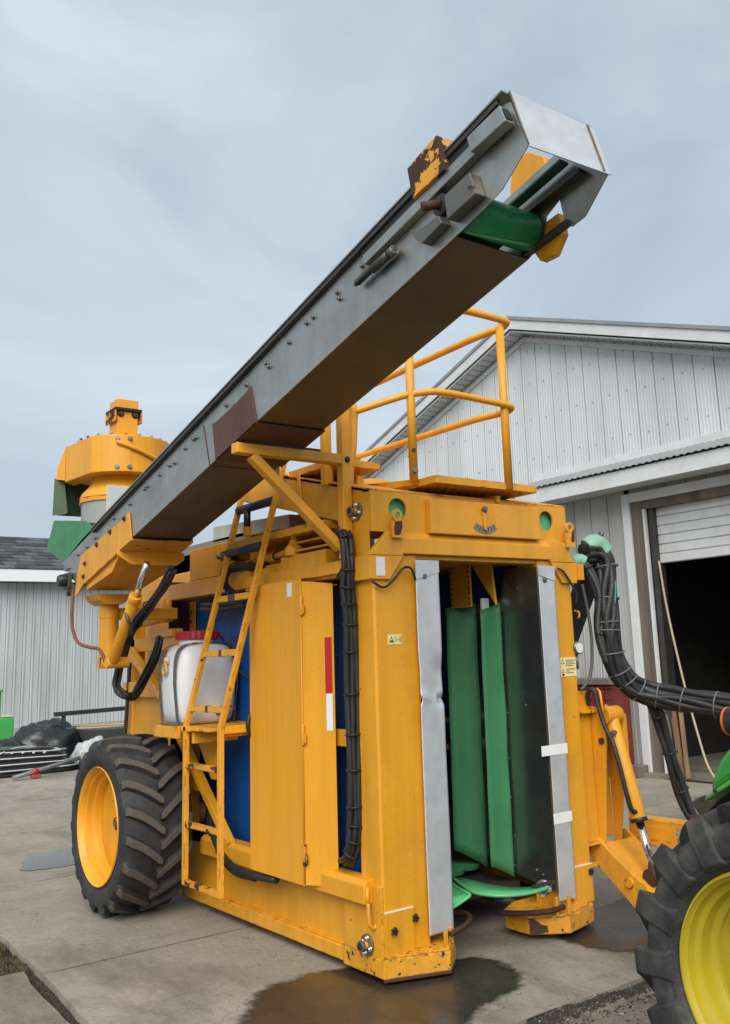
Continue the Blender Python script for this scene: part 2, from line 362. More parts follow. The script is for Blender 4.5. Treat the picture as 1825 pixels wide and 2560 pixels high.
for _ in range(15000):
    x, y = random.uniform(-.6, 2.6), random.uniform(-2.2, -.74)
    dn = mnoise.noise(Vector((x * 2.2, y * 2.2, 1))) + (.5 if y > -.95 else 0)
    if random.random() < .15 + .75 * max(0, dn): stone(st if random.random() < .55 else (so if random.random() < .6 else sl), x, y, gh(x, y) - .001, random.uniform(.003, .010) * (1.7 if random.random() < .06 else 1))
for _ in range(5000):
    x = random.uniform(-.6, 2.6); y = -.80 - abs(random.gauss(0, .06)) + .035 * mnoise.noise(Vector((x * 2.3, -.8 * 2.3, 3))); stone(so, x, y, gh(x, y), random.uniform(.004, .011))
for _ in range(2600):
    y = random.uniform(-1.2, 1.75); stone(so, -1.185 + edge(y) + random.gauss(0, .02), y, -.040, random.uniform(.003, .010))
for _ in range(1100):
    x, y = random.uniform(-1.1, 2.0), random.uniform(-.78, 3.4); stone(so, x, y, 0, random.uniform(.0012, .0045) * (1.8 if random.random() < .07 else 1))
o = sl.build('gravel', mat('pale_gravel_stone', (.34, .31, .27), .9, var=.3, vscale=120)); o['kind'] = 'stuff'; o['label'] = 'pale stones among the grey gravel'
o = so.build('soil', mat('dark_soil', (.040, .034, .027), .95, var=.6, vscale=80)); o['kind'] = 'stuff'; o['label'] = 'dark soil crumbs in the gap beside the slab'
o = st.build('gravel', mat('gravel_stone', (.105, .094, .080), .9, var=.75, vscale=120)); o['kind'] = 'stuff'; o['label'] = 'loose grey gravel along the broken concrete edge'
# grass and moss by the slab edge at the lower left
gr = MB()
for _ in range(7000):
    y = random.uniform(1.62, 3.2); x = -1.165 - abs(random.gauss(0, .09))
    if mnoise.noise(Vector((x * 8, y * 8, 0))) < -.25: continue
    h = random.uniform(.006, .030); a = random.random() * 6.3; lx, ly = math.cos(a) * h * .7, math.sin(a) * h * .7; w = .0022
    gr.add([(x - w, y, -.043), (x + w, y + w, -.043), (x + lx * .5 + w * .6, y + ly * .5, -.043 + h * .7), (x + lx, y + ly, -.043 + h)], [(0, 1, 2), (0, 2, 3)])
o = gr.build('grass', mat('grass_blade', (.085, .075, .036), .8, var=.55, vscale=25, dirt=.9, dcol=(.035, .065, .012), dscale=7)); o['kind'] = 'stuff'; o['label'] = 'short green grass along the edge of the concrete'

# ================================================================== BARN ON THE RIGHT
BW = 6.9
SIDW = mat('white_ribbed_siding', (.565, .60, .615), .55, var=.10, vscale=1.5, dirt=.35, dcol=(.40, .415, .415), dscale=2.5, stretch=(1, 1, .25))
SIDG = mat('weathered_grey_siding', (.40, .41, .40), .6, var=.15, vscale=3, dirt=.9, dcol=(.19, .18, .16), dscale=3, stretch=(1, 1, .18))
TRIM = mat('white_trim', (.62, .64, .645), .5, var=.06, dirt=.3, dcol=(.35, .33, .29))
SOFF = mat('grey_soffit', (.52, .545, .56), .6, var=.05)
TIMB = mat('weathered_timber', (.135, .112, .092), .8, var=.35, vscale=7, bump=.3, bscale=40, stretch=(1, 1, .1))
ROOFM = mat('metal_roof', (.30, .31, .32), .5, .3, var=.1)
barn = thing('barn', (BW, 5.5, 0), 'large white gabled barn with ribbed siding and a half open garage door', 'barn')
AP, AZ, PT = 5.48, 6.30, .352
def gz(y): return AZ - abs(y - AP) * PT
def siding(y0, y1, z0, z1f, x, m, parent, name='siding_board', ribs=6):
    """one board on a wall facing -X: flat face with a raised lap and small ribs"""
    b = MB(); zz = lambda y: z1f(y)
    b.add([(x, y0, z0), (x, y1 - .018, z0), (x, y1 - .018, zz(y1 - .018)), (x, y0, zz(y0)), (x + .02, y0, z0), (x + .02, y1 - .018, z0), (x + .02, y1 - .018, zz(y1 - .018)), (x + .02, y0, zz(y0))],
          [(0, 1, 2, 3), (4, 7, 6, 5), (0, 4, 5, 1), (1, 5, 6, 2), (2, 6, 7, 3), (3, 7, 4, 0)])
    for k in range(ribs):
        yc = y0 + (k + .5) * (y1 - y0) / ribs; w = .012
        b.add([(x, yc - w, z0), (x - .004, yc - w * .4, z0), (x - .004, yc + w * .4, z0), (x, yc + w, z0), (x, yc - w, zz(yc - w)), (x - .004, yc - w * .4, zz(yc)), (x - .004, yc + w * .4, zz(yc)), (x, yc + w, zz(yc + w))], [(0, 1, 5, 4), (1, 2, 6, 5), (2, 3, 7, 6)])
    return b.build(name, m, parent)
y = -1.6; W = .30
while y < 12.55:
    y1 = y + W
    siding(y, y1, 3.90, lambda q: gz(q) - .02, BW + random.uniform(0, .004), SIDW, barn)
    y = y1
# screws on the gable boards (one row of heads per girt)
sc = MB()
for zr in (4.35, 4.95, 5.5, 6.0):
    yy = -1.45
    while yy < 12.4:
        if gz(yy) > zr + .08: sc.cyl((BW - .012, yy, zr + .02 * math.sin(yy * 7)), (BW + .01, yy, zr + .02 * math.sin(yy * 7)), .0075, 6)
        yy += .30
sc.build('screw_head', mat('screw_grey', (.30, .32, .33), .5), barn)['kind'] = 'stuff'
y = 3.88
while y < 12.55:
    siding(y, y + W, -.02, lambda q: 3.895, BW + .03 + random.uniform(0, .004), SIDG, barn); y += W
# header panel above the door
y = -1.6
while y < 3.7:
    siding(y, y + W, 3.46, lambda q: 3.895, BW + .03, SIDG, barn); y += W
siding(-1.6, .1, -.02, lambda q: 3.455, BW + .03, SIDG, barn)
# roof, rake boards, soffit
for s in (-1, 1):
    ye = AP + s * 7.6; ze = gz(ye) + .06; za = AZ + .06
    b = MB(); b.prism([(AP, za + .16), (ye, ze + .16), (ye, ze + .11), (AP, za + .11)], 0, BW - .34, BW + 14); b.build('roof', ROOFM, barn)
    b = MB(); b.prism([(AP, za + .108), (ye, ze + .108), (ye, ze - .04), (AP, za - .04)], 0, BW - .32, BW - .29); b.build('rake_board', TRIM, barn)
    b = MB(); b.prism([(AP, za - .06), (ye, ze - .06), (ye, ze - .08), (AP, za - .08)], 0, BW - .288, BW + .0); b.build('soffit', SOFF, barn)
    b = MB(); d = Vector((0, s * 7.6, -7.6 * PT)); n = 60; hs = MB()
    for k in range(n):
        p = Vector((BW - .145, AP, za - .0815)) + d * ((k + .5) / n)
        for q in (-.09, -.03, .03, .09): hs.box(p.x + q - .012, p.x + q + .012, p.y - .012, p.y + .012, p.z - .003 - .0, p.z + .004)
    hs.build('soffit_vent', mat('vent_dark', (.10, .11, .12), .8), barn)['kind'] = 'stuff'
    b = MB(); b.prism([(AP, za - .12), (ye, ze - .12), (ye, ze - .19), (AP, za - .19)], 0, BW - .03, BW - .004); b.build('rake_trim', TRIM, barn)
# skirt roof over the door wall
SK = BW - .42
b = MB(); b.box(SK - .02, SK, -1.7, 5.45, 3.60, 3.80); b.build('fascia_board', TRIM, barn, .004)
b = MB(); b.box(SK + .002, BW + .02, -1.7, 5.42, 3.62, 3.64); b.build('skirt_soffit', SOFF, barn)
b = MB(); nn = 70
vs = []; fs = []
for k in range(nn * 4 + 1):
    yy = -1.7 + 7.2 * k / (nn * 4); up = .012 if k % 4 in (1, 2) else 0
    vs += [(SK - .06, yy, 3.815 + up), (BW + .0, yy, 4.01 + up)]
fs = [(2 * k, 2 * k + 1, 2 * k + 3, 2 * k + 2) for k in range(nn * 4)]
b.add(vs, fs); o = b.build('skirt_roof', ROOFM, barn); o.modifiers.new('thick', 'SOLIDIFY').thickness = .006
b = MB(); b.box(BW - .02, BW - .002, -1.7, 5.5, 4.0, 4.10); b.build('flashing', TRIM, barn)
# door surround
b = MB(); b.box(BW - .03, BW + .03, 3.76, 3.88, 0, 3.56); b.build('door_trim', TRIM, barn, .004)
b = MB(); b.box(BW - .03, BW + .02, -1.5, 3.758, 3.44, 3.56); b.build('door_trim', TRIM, barn, .004)
b = MB(); b.box(BW + .0, BW + .16, 3.57, 3.757, 0, 3.438); b.build('door_post', TIMB, barn, .004)
b = MB(); b.box(BW + .0, BW + .16, .1, 3.568, 3.33, 3.438); b.build('door_lintel', TIMB, barn, .004)
b = MB(); b.box(BW - .012, BW + .04, 3.535, 3.566, 0, 3.33); b.build('door_stop', TRIM, barn, .002)
b = MB(); b.box(BW + .05, BW + .2, 3.44, 3.52, 0, 3.33); b.build('door_track', STEELD, barn, .002)
gd = MB(); gd.box(BW + .13, BW + .16, .15, 3.5, 2.62, 3.34); gdo = gd.build('garage_door', TRIM, barn)
for k in range(6):
    z0 = 2.62 + k * .12; b = MB(); b.box(BW + .112, BW + .132, .16, 3.49, z0 + .006, z0 + (.112 if k else .116)); b.build('door_slat', TRIM, gdo, .006)
# dark inside of the barn: floor, walls, ceiling
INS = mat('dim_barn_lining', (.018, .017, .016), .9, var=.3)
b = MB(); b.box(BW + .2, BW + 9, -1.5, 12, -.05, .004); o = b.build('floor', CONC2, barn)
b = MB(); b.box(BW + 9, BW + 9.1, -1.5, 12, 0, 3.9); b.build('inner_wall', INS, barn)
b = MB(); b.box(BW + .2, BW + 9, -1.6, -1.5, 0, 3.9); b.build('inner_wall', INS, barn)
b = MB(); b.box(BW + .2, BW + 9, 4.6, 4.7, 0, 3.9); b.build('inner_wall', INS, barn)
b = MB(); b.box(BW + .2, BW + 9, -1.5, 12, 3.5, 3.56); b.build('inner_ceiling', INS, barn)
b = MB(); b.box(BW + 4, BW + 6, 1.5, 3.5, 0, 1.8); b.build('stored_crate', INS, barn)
# apron under the wall
b = MB(); b.box(BW - .15, BW + .2, 3.5, 12.5, -.2, .05); b.build('footing', CONC2, barn)

# rope hanging in the doorway
rp = MB(); rp.tube(smooth([(BW + .0, 3.38, 2.64), (BW - .01, 3.31, 2.0), (BW - .02, 3.17, 1.2), (BW - .05, 3.02, .6), (BW - .12, 2.85, .18), (BW - .16, 2.66, .02), (BW - .1, 2.45, .012), (BW - .25, 2.3, .012)]), .014, 8)
tag(rp.build('rope', mat('pale_rope', (.42, .36, .24), .9, var=.2, vscale=60)), 'pale rope hanging from the garage door down to the ground', 'rope')
for k, (ya, yb, h, w, mm, lab) in enumerate([(3.46, 3.40, 1.05, .07, (.20, .115, .06), 'brown timber plank, widest of those leaning inside the barn doorway'), (3.36, 3.28, .95, .05, (.28, .18, .10), 'pale thin plank leaning right of the brown one in the barn doorway'), (3.53, 3.50, .98, .04, (.16, .13, .10), 'grey thin board leaning against the barn door post')]):
    b = MB(); b.beam((BW + .0 - .02 * k, ya - .14, .01), (BW + .1, yb + .06, h), w, .03, (1, 0, 0)); tag(b.build('plank', mat('plank_wood', mm, .8, var=.25, vscale=9, stretch=(1, 1, .15)), bevel=.003), lab, 'plank', 'planks leaning in the barn doorway')
b = MB(); b.box(BW - .25, BW - .05, 3.78, 4.35, .0, .14); tag(b.build('timber_block', TIMB, bevel=.01), 'rough timber block lying at the foot of the barn wall', 'timber')
# red cabinet by the barn wall, mostly hidden by the harvester
rc = thing('red_bin', (BW - .45, 4.2, 0), 'dark red wire sided bin against the barn wall behind the hoses', 'bin')
REDB = mat('dark_red_paint', (.16, .012, .016), .6, var=.2, dirt=.5)
b = MB(); b.box(BW - .38, BW - .06, 3.98, 5.0, .15, 1.12); b.build('panel', REDB, rc)
for k in range(8):
    b = MB(); b.beam((BW - .39, 3.98 + k * .145, .15), (BW - .39, 3.98 + k * .145, 1.14), .014, .014); b.build('wire', REDB, rc)
for k in range(8):
    b = MB(); b.beam((BW - .40, 3.96, .18 + k * .13), (BW - .40, 5.02, .18 + k * .13), .012, .012); b.build('wire', REDB, rc)
b = MB(); b.box(BW - .44, BW - .02, 3.95, 5.05, 1.13, 1.20); b.build('rim', TIMB, rc, .005)
b = MB(); b.box(BW - .38, BW - .06, 4.0, 4.1, 0, .15); b.box(BW - .38, BW - .06, 4.88, 4.98, 0, .15); b.build('foot', REDB, rc)

# ================================================================== BARN FAR LEFT
LBY = 24.0
shed = thing('barn', (5, LBY, 0), 'long low grey metal sided barn with dark shingle roof far left', 'barn')
SIDL = mat('grey_blue_siding', (.40, .44, .45), .55, var=.10, vscale=1.2, dirt=.5, dcol=(.22, .225, .215), dscale=2, stretch=(1, 1, .15))
x = 2.4
while x < 12.5:
    b = MB(); w = .235
    b.box(x, x + w - .012, LBY, LBY + .03, 0, 4.02); b.add([(x, LBY, 0), (x + .02, LBY - .028, 0), (x + .05, LBY - .028, 0), (x + .07, LBY, 0), (x, LBY, 4.02), (x + .02, LBY - .028, 4.02), (x + .05, LBY - .028, 4.02), (x + .07, LBY, 4.02)], [(0, 1, 5, 4), (1, 2, 6, 5), (2, 3, 7, 6)])
    b.build('siding_board', SIDL, shed); x += w
b = MB(); b.box(2.3, 12.6, LBY - .5, LBY - .46, 4.02, 4.36); b.build('fascia_board', mat('white_fascia', (.72, .75, .78), .5), shed, .005)
b = MB(); b.box(2.3, 12.6, LBY - .458, LBY, 4.04, 4.07); b.build('soffit', SOFF, shed)
SH = [mat('shingle_%s' % n, c, .85, var=.25, vscale=14, bump=.3, bscale=60) for n, c in (('dark', (.040, .043, .047)), ('mid', (.062, .066, .071)), ('light', (.095, .100, .105)))]
RP = .47
for r in range(10):
    yy = LBY - .52 + r * .26; zz = 4.37 + r * .26 * RP; xx = 2.3 + (.22 if r % 2 else 0)
    while xx < 9.2:
        b = MB(); w = random.choice((.36, .44, .5)); b.add([(xx, yy, zz), (xx + w - .012, yy, zz), (xx + w - .012, yy + .30, zz + .30 * RP - .02), (xx, yy + .30, zz + .30 * RP - .02), (xx, yy, zz + .036), (xx + w - .012, yy, zz + .036), (xx + w - .012, yy + .30, zz + .30 * RP), (xx, yy + .30, zz + .30 * RP)], [(0, 1, 2, 3), (4, 7, 6, 5), (0, 4, 5, 1), (1, 5, 6, 2), (3, 2, 6, 7), (0, 3, 7, 4)])
        b.build('shingle', random.choice(SH), shed); xx += w
b = MB(); b.prism([(LBY - .5, 4.355), (LBY + 1.85, 4.355 + 2.35 * RP - .02), (LBY + 1.85, 4.2), (LBY - .4, 4.2)], 0, 2.3, 12.6); b.build('roof', SH[0], shed)
b = MB(); b.box(2.4, 12.5, LBY + .03, LBY + 3.7, 0, 4.1); b.build('inner_wall', INS, shed)

# ================================================================== HARVESTER
H = thing('berry_harvester', (.78, 1.5, 0), 'tall yellow over-row berry harvester with raised steel conveyor standing on wet concrete', 'harvester')
def P(name, b, m=None, bevel=.004, parent=None, label=None): return b.build(name, m or YEL, parent or H, bevel, label)
def B(*a): return MB().box(*a)
def bolt(b, p, n, r=.012, h=.012):
    """hex head with washer at p, pointing along n"""
    p, n = Vector(p), Vector(n).normalized(); b.cyl(p - n * .004, p + n * .003, r * 1.5, 12); b.cyl(p, p + n * h, r, 6)

# ---- portal columns
MIDX = .776
for s in (0, 1):
    fx = (lambda x: x) if not s else (lambda x: 2 * MIDX - x)
    pts = [(fx(.006), .172), (fx(.006), .0), (fx(.016), -.012), (fx(.30), -.012), (fx(.30), .172)]
    c = P('column', MB().prism(pts, 2, .10, 2.14))
    # kick plate on the foot of the column with its white edge line
    P('kick_plate', B(min(fx(.012), fx(.19)), max(fx(.012), fx(.19)), -.022, -.012, .13, .335), YEL, .002, c)
    P('edge_line', B(min(fx(.012), fx(.19)), max(fx(.012), fx(.19)), -.0225, -.012, .335, .340), WHITE, 0, c)
    # column head bracket and gusset
    hp = [(fx(-.028), 2.0), (fx(.105), 2.0), (fx(.20), 2.128), (fx(-.028), 2.128)]
    P('head_bracket', MB().prism(hp, 1, -.034, .21))
    gp = [(fx(-.028), 2.13), (fx(.20), 2.13), (fx(.205), 2.262), (fx(.10), 2.262)]
    P('gusset', MB().prism(gp, 1, -.034, .008))
# white reflector on the near head bracket
P('reflector', B(.012, .068, -.0375, -.034, 2.018, 2.118), WHITE, 0)

# ---- feet
footL = [(-.008, -.022), (.325, -.140), (.462, -.015), (.462, .22), (.30, .34), (-.008, .34)]
def foot(pts, name='foot'):
    b = MB(); b.prism(pts, 2, .035, .125)
    f = P(name, b, YELF, .006)
    tp = MB(); tp.prism([(p[0] * .97 + .01, p[1] * .96 + .004) for p in pts], 2, .1255, .137); P('foot_deck', tp, YELF, .003, f)
    return f
fl = foot(footL)
P('side_plate', B(-.004, .012, -.010, .33, .1255, .46), YELW, .003, fl)
P('rust_edge', MB().prism([(-.009, -.023), (.326, -.1415), (.464, -.015), (.464, .0), (.32, -.13), (-.004, -.012)], 2, .022, .036), RUST, .002, fl)
footR = [(1.545, .30), (1.545, .0), (1.476, -.068), (1.205, -.138), (1.02, .0), (1.02, .20), (1.2, .30)]
fr = foot(footR)
rb = []
for k in range(19):
    t = k / 18; z = .04 + .083 * t; u = .30 + .16 * math.sin(t * 5.0) + .10 * mnoise.noise(Vector((t * 9, 2, 0))) + .05 * mnoise.noise(Vector((t * 26, 5, 0)))
    rb.append((1.019 + u * .186 - .0012, -.0005 - u * .138 - .0016, z))
P('rust_patch', MB().add([(1.0172, -.001, .123), (1.0172, -.001, .04)] + rb, [tuple(range(21))]), RUST, 0, fr)
# bent skid bars in front of the feet
P('skid_bar', MB().tube(smooth([(.36, -.10, .19), (.50, -.06, .20), (.60, .02, .205), (.62, .10, .21), (.56, .20, .21)], 5), .014, 6), RUST, 0)
P('skid_bar', MB().tube(smooth([(1.20, -.10, .17), (1.05, -.10, .17), (.93, -.02, .17), (.86, .08, .17)], 5), .016, 6), RUST, 0)
for x, y in ((.33, -.10), (.40, -.06)): P('skid_stay', MB().beam((x, y, .13), (x, y, .21), .022, .012), YELW, .002)
for x, y in ((1.14, -.10), (1.22, -.12)): P('skid_stay', MB().beam((x, y, .13), (x, y, .23), .022, .012), YELW, .002)

# ---- lower side frame, near side
P('bottom_rail', B(.0, .08, .335, 2.35, .045, .118), YELW, .006)
P('rail_ledge', B(.012, .07, .335, 2.35, .1185, .128), YELW, .002)
P('side_skirt', B(.034, .05, .30, 2.6, .12, .40), YEL, .003)
rail = P('side_rail', MB().prism([(-.052, .372), (-.052, .462), (-.030, .487), (.05, .487), (.05, .372)], 1, .068, 1.95), YEL, .005)
ub = MB(); yb = .060
for dx in (-.03, .015): ub.cyl((dx - .008, yb, .452), (dx - .008, yb, .36), .010, 10)
P('guide_pin', ub, YEL, 0, rail)
P('u_bolt', MB().tube(smooth([(-.038, .055, .38), (-.038, .05, .30), (-.028, .048, .272), (-.013, .048, .262), (.002, .048, .272), (.008, .05, .30), (.008, .055, .38)], 4), .010, 8), YELC, 0, rail)
# far side frame
P('side_rail', B(1.50, 1.60, .16, 2.4, .35, .46)); P('bottom_rail', B(1.47, 1.55, .30, 2.35, .045, .13), YELW)

# ---- hydraulic couplers
def coupler(c, n, r=.052):
    c, n = Vector(c), Vector(n); u = n.orthogonal().normalized(); w = n.cross(u)
    b = MB(); b.cyl(c, c + n * .012, r, 28); o = P('coupler_flange', b, BOLT, .002)
    for k in range(4):
        a = k * PI / 2 + .5; bb = MB(); bolt(bb, c + (u * math.cos(a) + w * math.sin(a)) * r * .72 + n * .013, n, .009, .013); P('bolt', bb, CHROME, 0, o)
    b = MB(); q = c + (u * .3 + w * .2) * 0; b.cyl(q + n * .012, q + n * .032, .021, 16); b.cyl(q + n * .032, q + n * .052, .026, 18, 2); b.cyl(q + n * .0525, q + n * .054, .017, 14, 1); P('coupling', b, [YEL, INK, BOLT], .002, o)
coupler((-.005, .112, .172), (-1, 0, 0)); coupler((.006, .124, 2.385), (-1, 0, 0)); coupler((1.13, -.02, .27), (-.8, -.6, 0), .045)
# star knobs
def knob(p, n=(0, -1, 0)):
    p, n = Vector(p), Vector(n); b = MB(); pts = []
    for k in range(10):
        a = k * PI / 5; r = .022 if k % 2 == 0 else .0125; pts.append((p.x + r * math.cos(a), p.z + r * math.sin(a)))
    b.prism(pts, 1, p.y - .028, p.y - .006); b.cyl(p, p - Vector((0, .01, 0)), .009, 8); P('star_knob', b, BLACKP, .003)
knob((.055, -.021, .25)); knob((.195, -.012, .285)); knob((1.52, -.012, .295))

# ---- crossbeam and upper housing
P('crossbeam', MB().prism([(-.036, 2.142), (-.036, 2.225), (-.012, 2.262), (.17, 2.262), (.17, 2.142)], 0, .1905, 1.372), YEL, .006)
P('crossbeam_end', MB().prism([(-.031, 2.143), (-.031, 2.225), (-.012, 2.26), (.16, 2.26), (.16, 2.15)], 0, 1.3725, 1.535))
P('crossbeam_flange', B(.22, 1.34, .0, .10, 2.118, 2.1415), YEL, .003)
def holed(b, x0, x1, z0, z1, cx, cz, r, y0, y1, n=40):
    outer = []; inner = []
    for k in range(n):
        a = 2 * PI * (k + .5) / n; dx, dz = math.cos(a), math.sin(a)
        t = min(((x1 - cx) / dx if dx > 0 else (x0 - cx) / dx) if abs(dx) > 1e-6 else 9, ((z1 - cz) / dz if dz > 0 else (z0 - cz) / dz) if abs(dz) > 1e-6 else 9)
        outer.append((cx + dx * t, cz + dz * t)); inner.append((cx + dx * r, cz + dz * r))
    # snap the nearest outer points to the corners
    for cor in ((x0, z0), (x1, z0), (x1, z1), (x0, z1)):
        i = min(range(n), key=lambda q: (outer[q][0] - cor[0]) ** 2 + (outer[q][1] - cor[1]) ** 2); outer[i] = cor
    for yy in (y0, y1):
        vs = [(p[0], yy, p[1]) for p in outer] + [(p[0], yy, p[1]) for p in inner]
        b.add(vs, [(k, (k + 1) % n, n + (k + 1) % n, n + k) for k in range(n)])
    for ring in (outer, inner):
        vs = [(p[0], y0, p[1]) for p in ring] + [(p[0], y1, p[1]) for p in ring]
        b.add(vs, [(k, (k + 1) % n, n + (k + 1) % n, n + k) for k in range(n)])
    return b
P('housing_cheek', B(.006, .016, .011, .0745, 2.265, 2.482), YEL, 0); P('housing_cheek', B(1.533, 1.545, .011, .0745, 2.265, 2.482), YEL, 0)
P('housing_cheek', B(.0035, .0055, .009, .29, 2.129, 2.36), YEL, 0)
Z0, Z1 = 2.2625, 2.487
P('front_plate', holed(MB(), .008, .375, Z0, Z1, .192, 2.392, .0625, -.004, .010), YEL, 0)
P('front_plate', B(.376, 1.20, .0, .010, Z0, Z1), YEL, 0)
P('front_plate', holed(MB(), 1.2005, 1.543, Z0, Z1, 1.365, 2.392, .0625, -.004, .010), YEL, 0)
for cx in (.192, 1.365): P('green_liner', B(cx - .11, cx + .11, .035, .045, 2.29, 2.47), mat('mint_liner', (.10, .42, .22), .5, var=.08), 0)
P('centre_panel', B(.392, 1.262, -.050, -.0005, 2.2625, 2.462), YEL, .005)
SL = .255
hs = MB(); hs.prism([(.075, 2.25), (.075, 2.494), (.30, 2.552), (1.95, 2.972), (1.95, 2.76), (.97, 2.522), (.20, 2.33), (.20, 2.25)], 0, .009, 1.542); P('upper_housing', hs, YEL, .005)
P('housing_cap', MB().prism([(.0, 2.4885), (.0, 2.498), (1.95, 2.995), (1.95, 2.985)], 0, .0, 1.551), YELW, .002)
P('tunnel_roof', B(.31, 1.53, .175, 2.6, 2.145, 2.20), YEL)
# lifting lugs
for cx in (.145, 1.518):
    b = MB(); n = 16; outer = [(cx - .034, 2.225), (cx + .034, 2.225), (cx + .034, 2.345)] + [(cx + .034 * math.cos(a), 2.352 + .034 * math.sin(a)) for a in [PI * k / 10 for k in range(11)]] + [(cx - .034, 2.345)]
    ci = [(cx + .019 * math.cos(2 * PI * k / 15), 2.348 + .019 * math.sin(2 * PI * k / 15)) for k in range(15)]
    lo = [(cx - .034, 2.225), (cx + .034, 2.225), (cx + .034, 2.315), (cx - .034, 2.315)]
    b.prism(lo, 1, -.062, -.046)
    pts = [(math.cos(2 * PI * k / 20), math.sin(2 * PI * k / 20)) for k in range(20)]
    for y_ in (-.062, -.046):
        b.add([(cx + p[0] * .034, y_, 2.348 + p[1] * .034) for p in pts] + [(cx + p[0] * .019, y_, 2.348 + p[1] * .019) for p in pts], [(k, (k + 1) % 20, 20 + (k + 1) % 20, 20 + k) for k in range(20)])
    for rr in (.034, .019):
        b.add([(cx + p[0] * rr, -.062, 2.348 + p[1] * rr) for p in pts] + [(cx + p[0] * rr, -.046, 2.348 + p[1] * rr) for p in pts], [(k, (k + 1) % 20, 20 + (k + 1) % 20, 20 + k) for k in range(20)])
    lug = P('lifting_lug', b, YEL, 0)
    P('rust_patch', MB().prism([(cx - .022, 2.238), (cx - .026, 2.27), (cx - .018, 2.312), (cx + .03, 2.318), (cx + .031, 2.28), (cx + .015, 2.24)] if cx < 1 else [(cx + .0, 2.26), (cx + .012, 2.32), (cx + .020, 2.33), (cx + .0345, 2.345), (cx + .0345, 2.27), (cx + .02, 2.255)], 1, -.0632, -.062), RUST, 0, lug)
# tilt pointer and its scale
pt = P('pointer', MB().prism([(.772, 2.43), (.808, 2.43), (.798, 2.30), (.790, 2.295), (.784, 2.30)], 1, -.066, -.056), YEL, .002)
bb = MB(); bolt(bb, (.79, -.066, 2.42), (0, -1, 0), .014, .012); P('bolt', bb, BOLT, 0, pt)
arc = MB(); A = [math.radians(a) for a in range(-38, 39, 4)]; cz = 2.43
arc.add([(.80 + math.sin(a) * r, yy, cz - math.cos(a) * r) for yy in (-.0535, -.0505) for r in (.112, .152) for a in A], [(i, i + 1, 20 + i, 19 + i) for i in range(18)] if False else [(i, i + 1, len(A) + i + 1, len(A) + i) for i in range(len(A) - 1)])
sc_ = P('tilt_scale', arc, GREY, 0)
tk = MB()
for a in (-30, -20, -10, 0, 10, 20, 30):
    a = math.radians(a); r0, r1 = (.118, .142) if abs(a) > .01 else (.114, .149)
    tk.beam((.80 + math.sin(a) * r0, -.0545, cz - math.cos(a) * r0), (.80 + math.sin(a) * r1, -.0545, cz - math.cos(a) * r1), .0035, .0015, (0, 1, 0))
P('scale_marks', tk, INK, 0, sc_)

# ---- galvanised strips on the columns
def strip(x0, x1, z0, z1, y, dents, flange, label):
    nx, nz = 14, 220; b = MB(); vs = []
    for j in range(nz + 1):
        z = z0 + (z1 - z0) * j / nz
        for i in range(nx + 1):
            x = x0 + (x1 - x0) * i / nx; d = 0; sx = 0
            for (dx, dz, r, a) in dents: d += a * math.exp(-(((x - dx) / (r * 1.2)) ** 2 + ((z - dz) / r) ** 2))
            for (dx, dz, r, a) in dents: sx += a * .25 * math.exp(-(((z - dz) / r) ** 2))
            d += .003 * mnoise.noise(Vector((x * 5, 0, z * 2.5)))
            vs.append((x + sx, y + d, z + (.045 * (x - x1) / (x1 - x0) * -1 if j == 0 else 0)))
    b.add(vs, [(j * (nx + 1) + i, j * (nx + 1) + i + 1, (j + 1) * (nx + 1) + i + 1, (j + 1) * (nx + 1) + i) for j in range(nz) for i in range(nx)], 0, True)
    o = P('strip', b, GALV, 0, label=label); md = o.modifiers.new('thick', 'SOLIDIFY'); md.thickness = .003; md.offset = 1
    if flange: P('strip_flange', B(x1 - .002, x1 + .002, y + .006, y + .10, z0 + .03, z1 - .01), BROWNP, 0, o)
    bb = MB(); bolt(bb, (x0 + (x1 - x0) * .36, y - .004, z1 - .085), (0, -1, 0), .012, .010); P('bolt', bb, BOLT, 0, o)
    return o
strip(.271, .434, .175, 2.108, -.040, [(.43, 1.50, .07, .020), (.42, 1.355, .020, .040), (.40, 1.40, .06, .014), (.30, 1.375, .03, -.007)], False, 'bright galvanised strip with a dent halfway up')
sR = strip(1.226, 1.365, .17, 2.102, -.040, [], True, 'galvanised strip wrapped twice with white tape')
for z0 in (.985, .60): P('tape', B(1.219 if z0 < .9 else 1.155, 1.372, -.047, -.0435, z0, z0 + .058), TAPE, .001, sR)
P('tape', B(1.3685, 1.3735, -.046, .03, .985, 1.043), TAPE, 0, sR); P('tape', B(1.3685, 1.3735, -.046, .03, .60, .658), TAPE, 0, sR)
# lap plate at the top of each strip
P('strip_lap', MB().prism([(.270, 2.00), (.270, 2.1095), (.4355, 2.1095), (.4355, 2.045)], 1, -.0475, -.0440), GALV, 0)
P('strip_lap', MB().prism([(1.2255, 2.045), (1.2255, 2.104), (1.366, 2.104), (1.366, 2.01)], 1, -.0475, -.0440), GALV, 0)

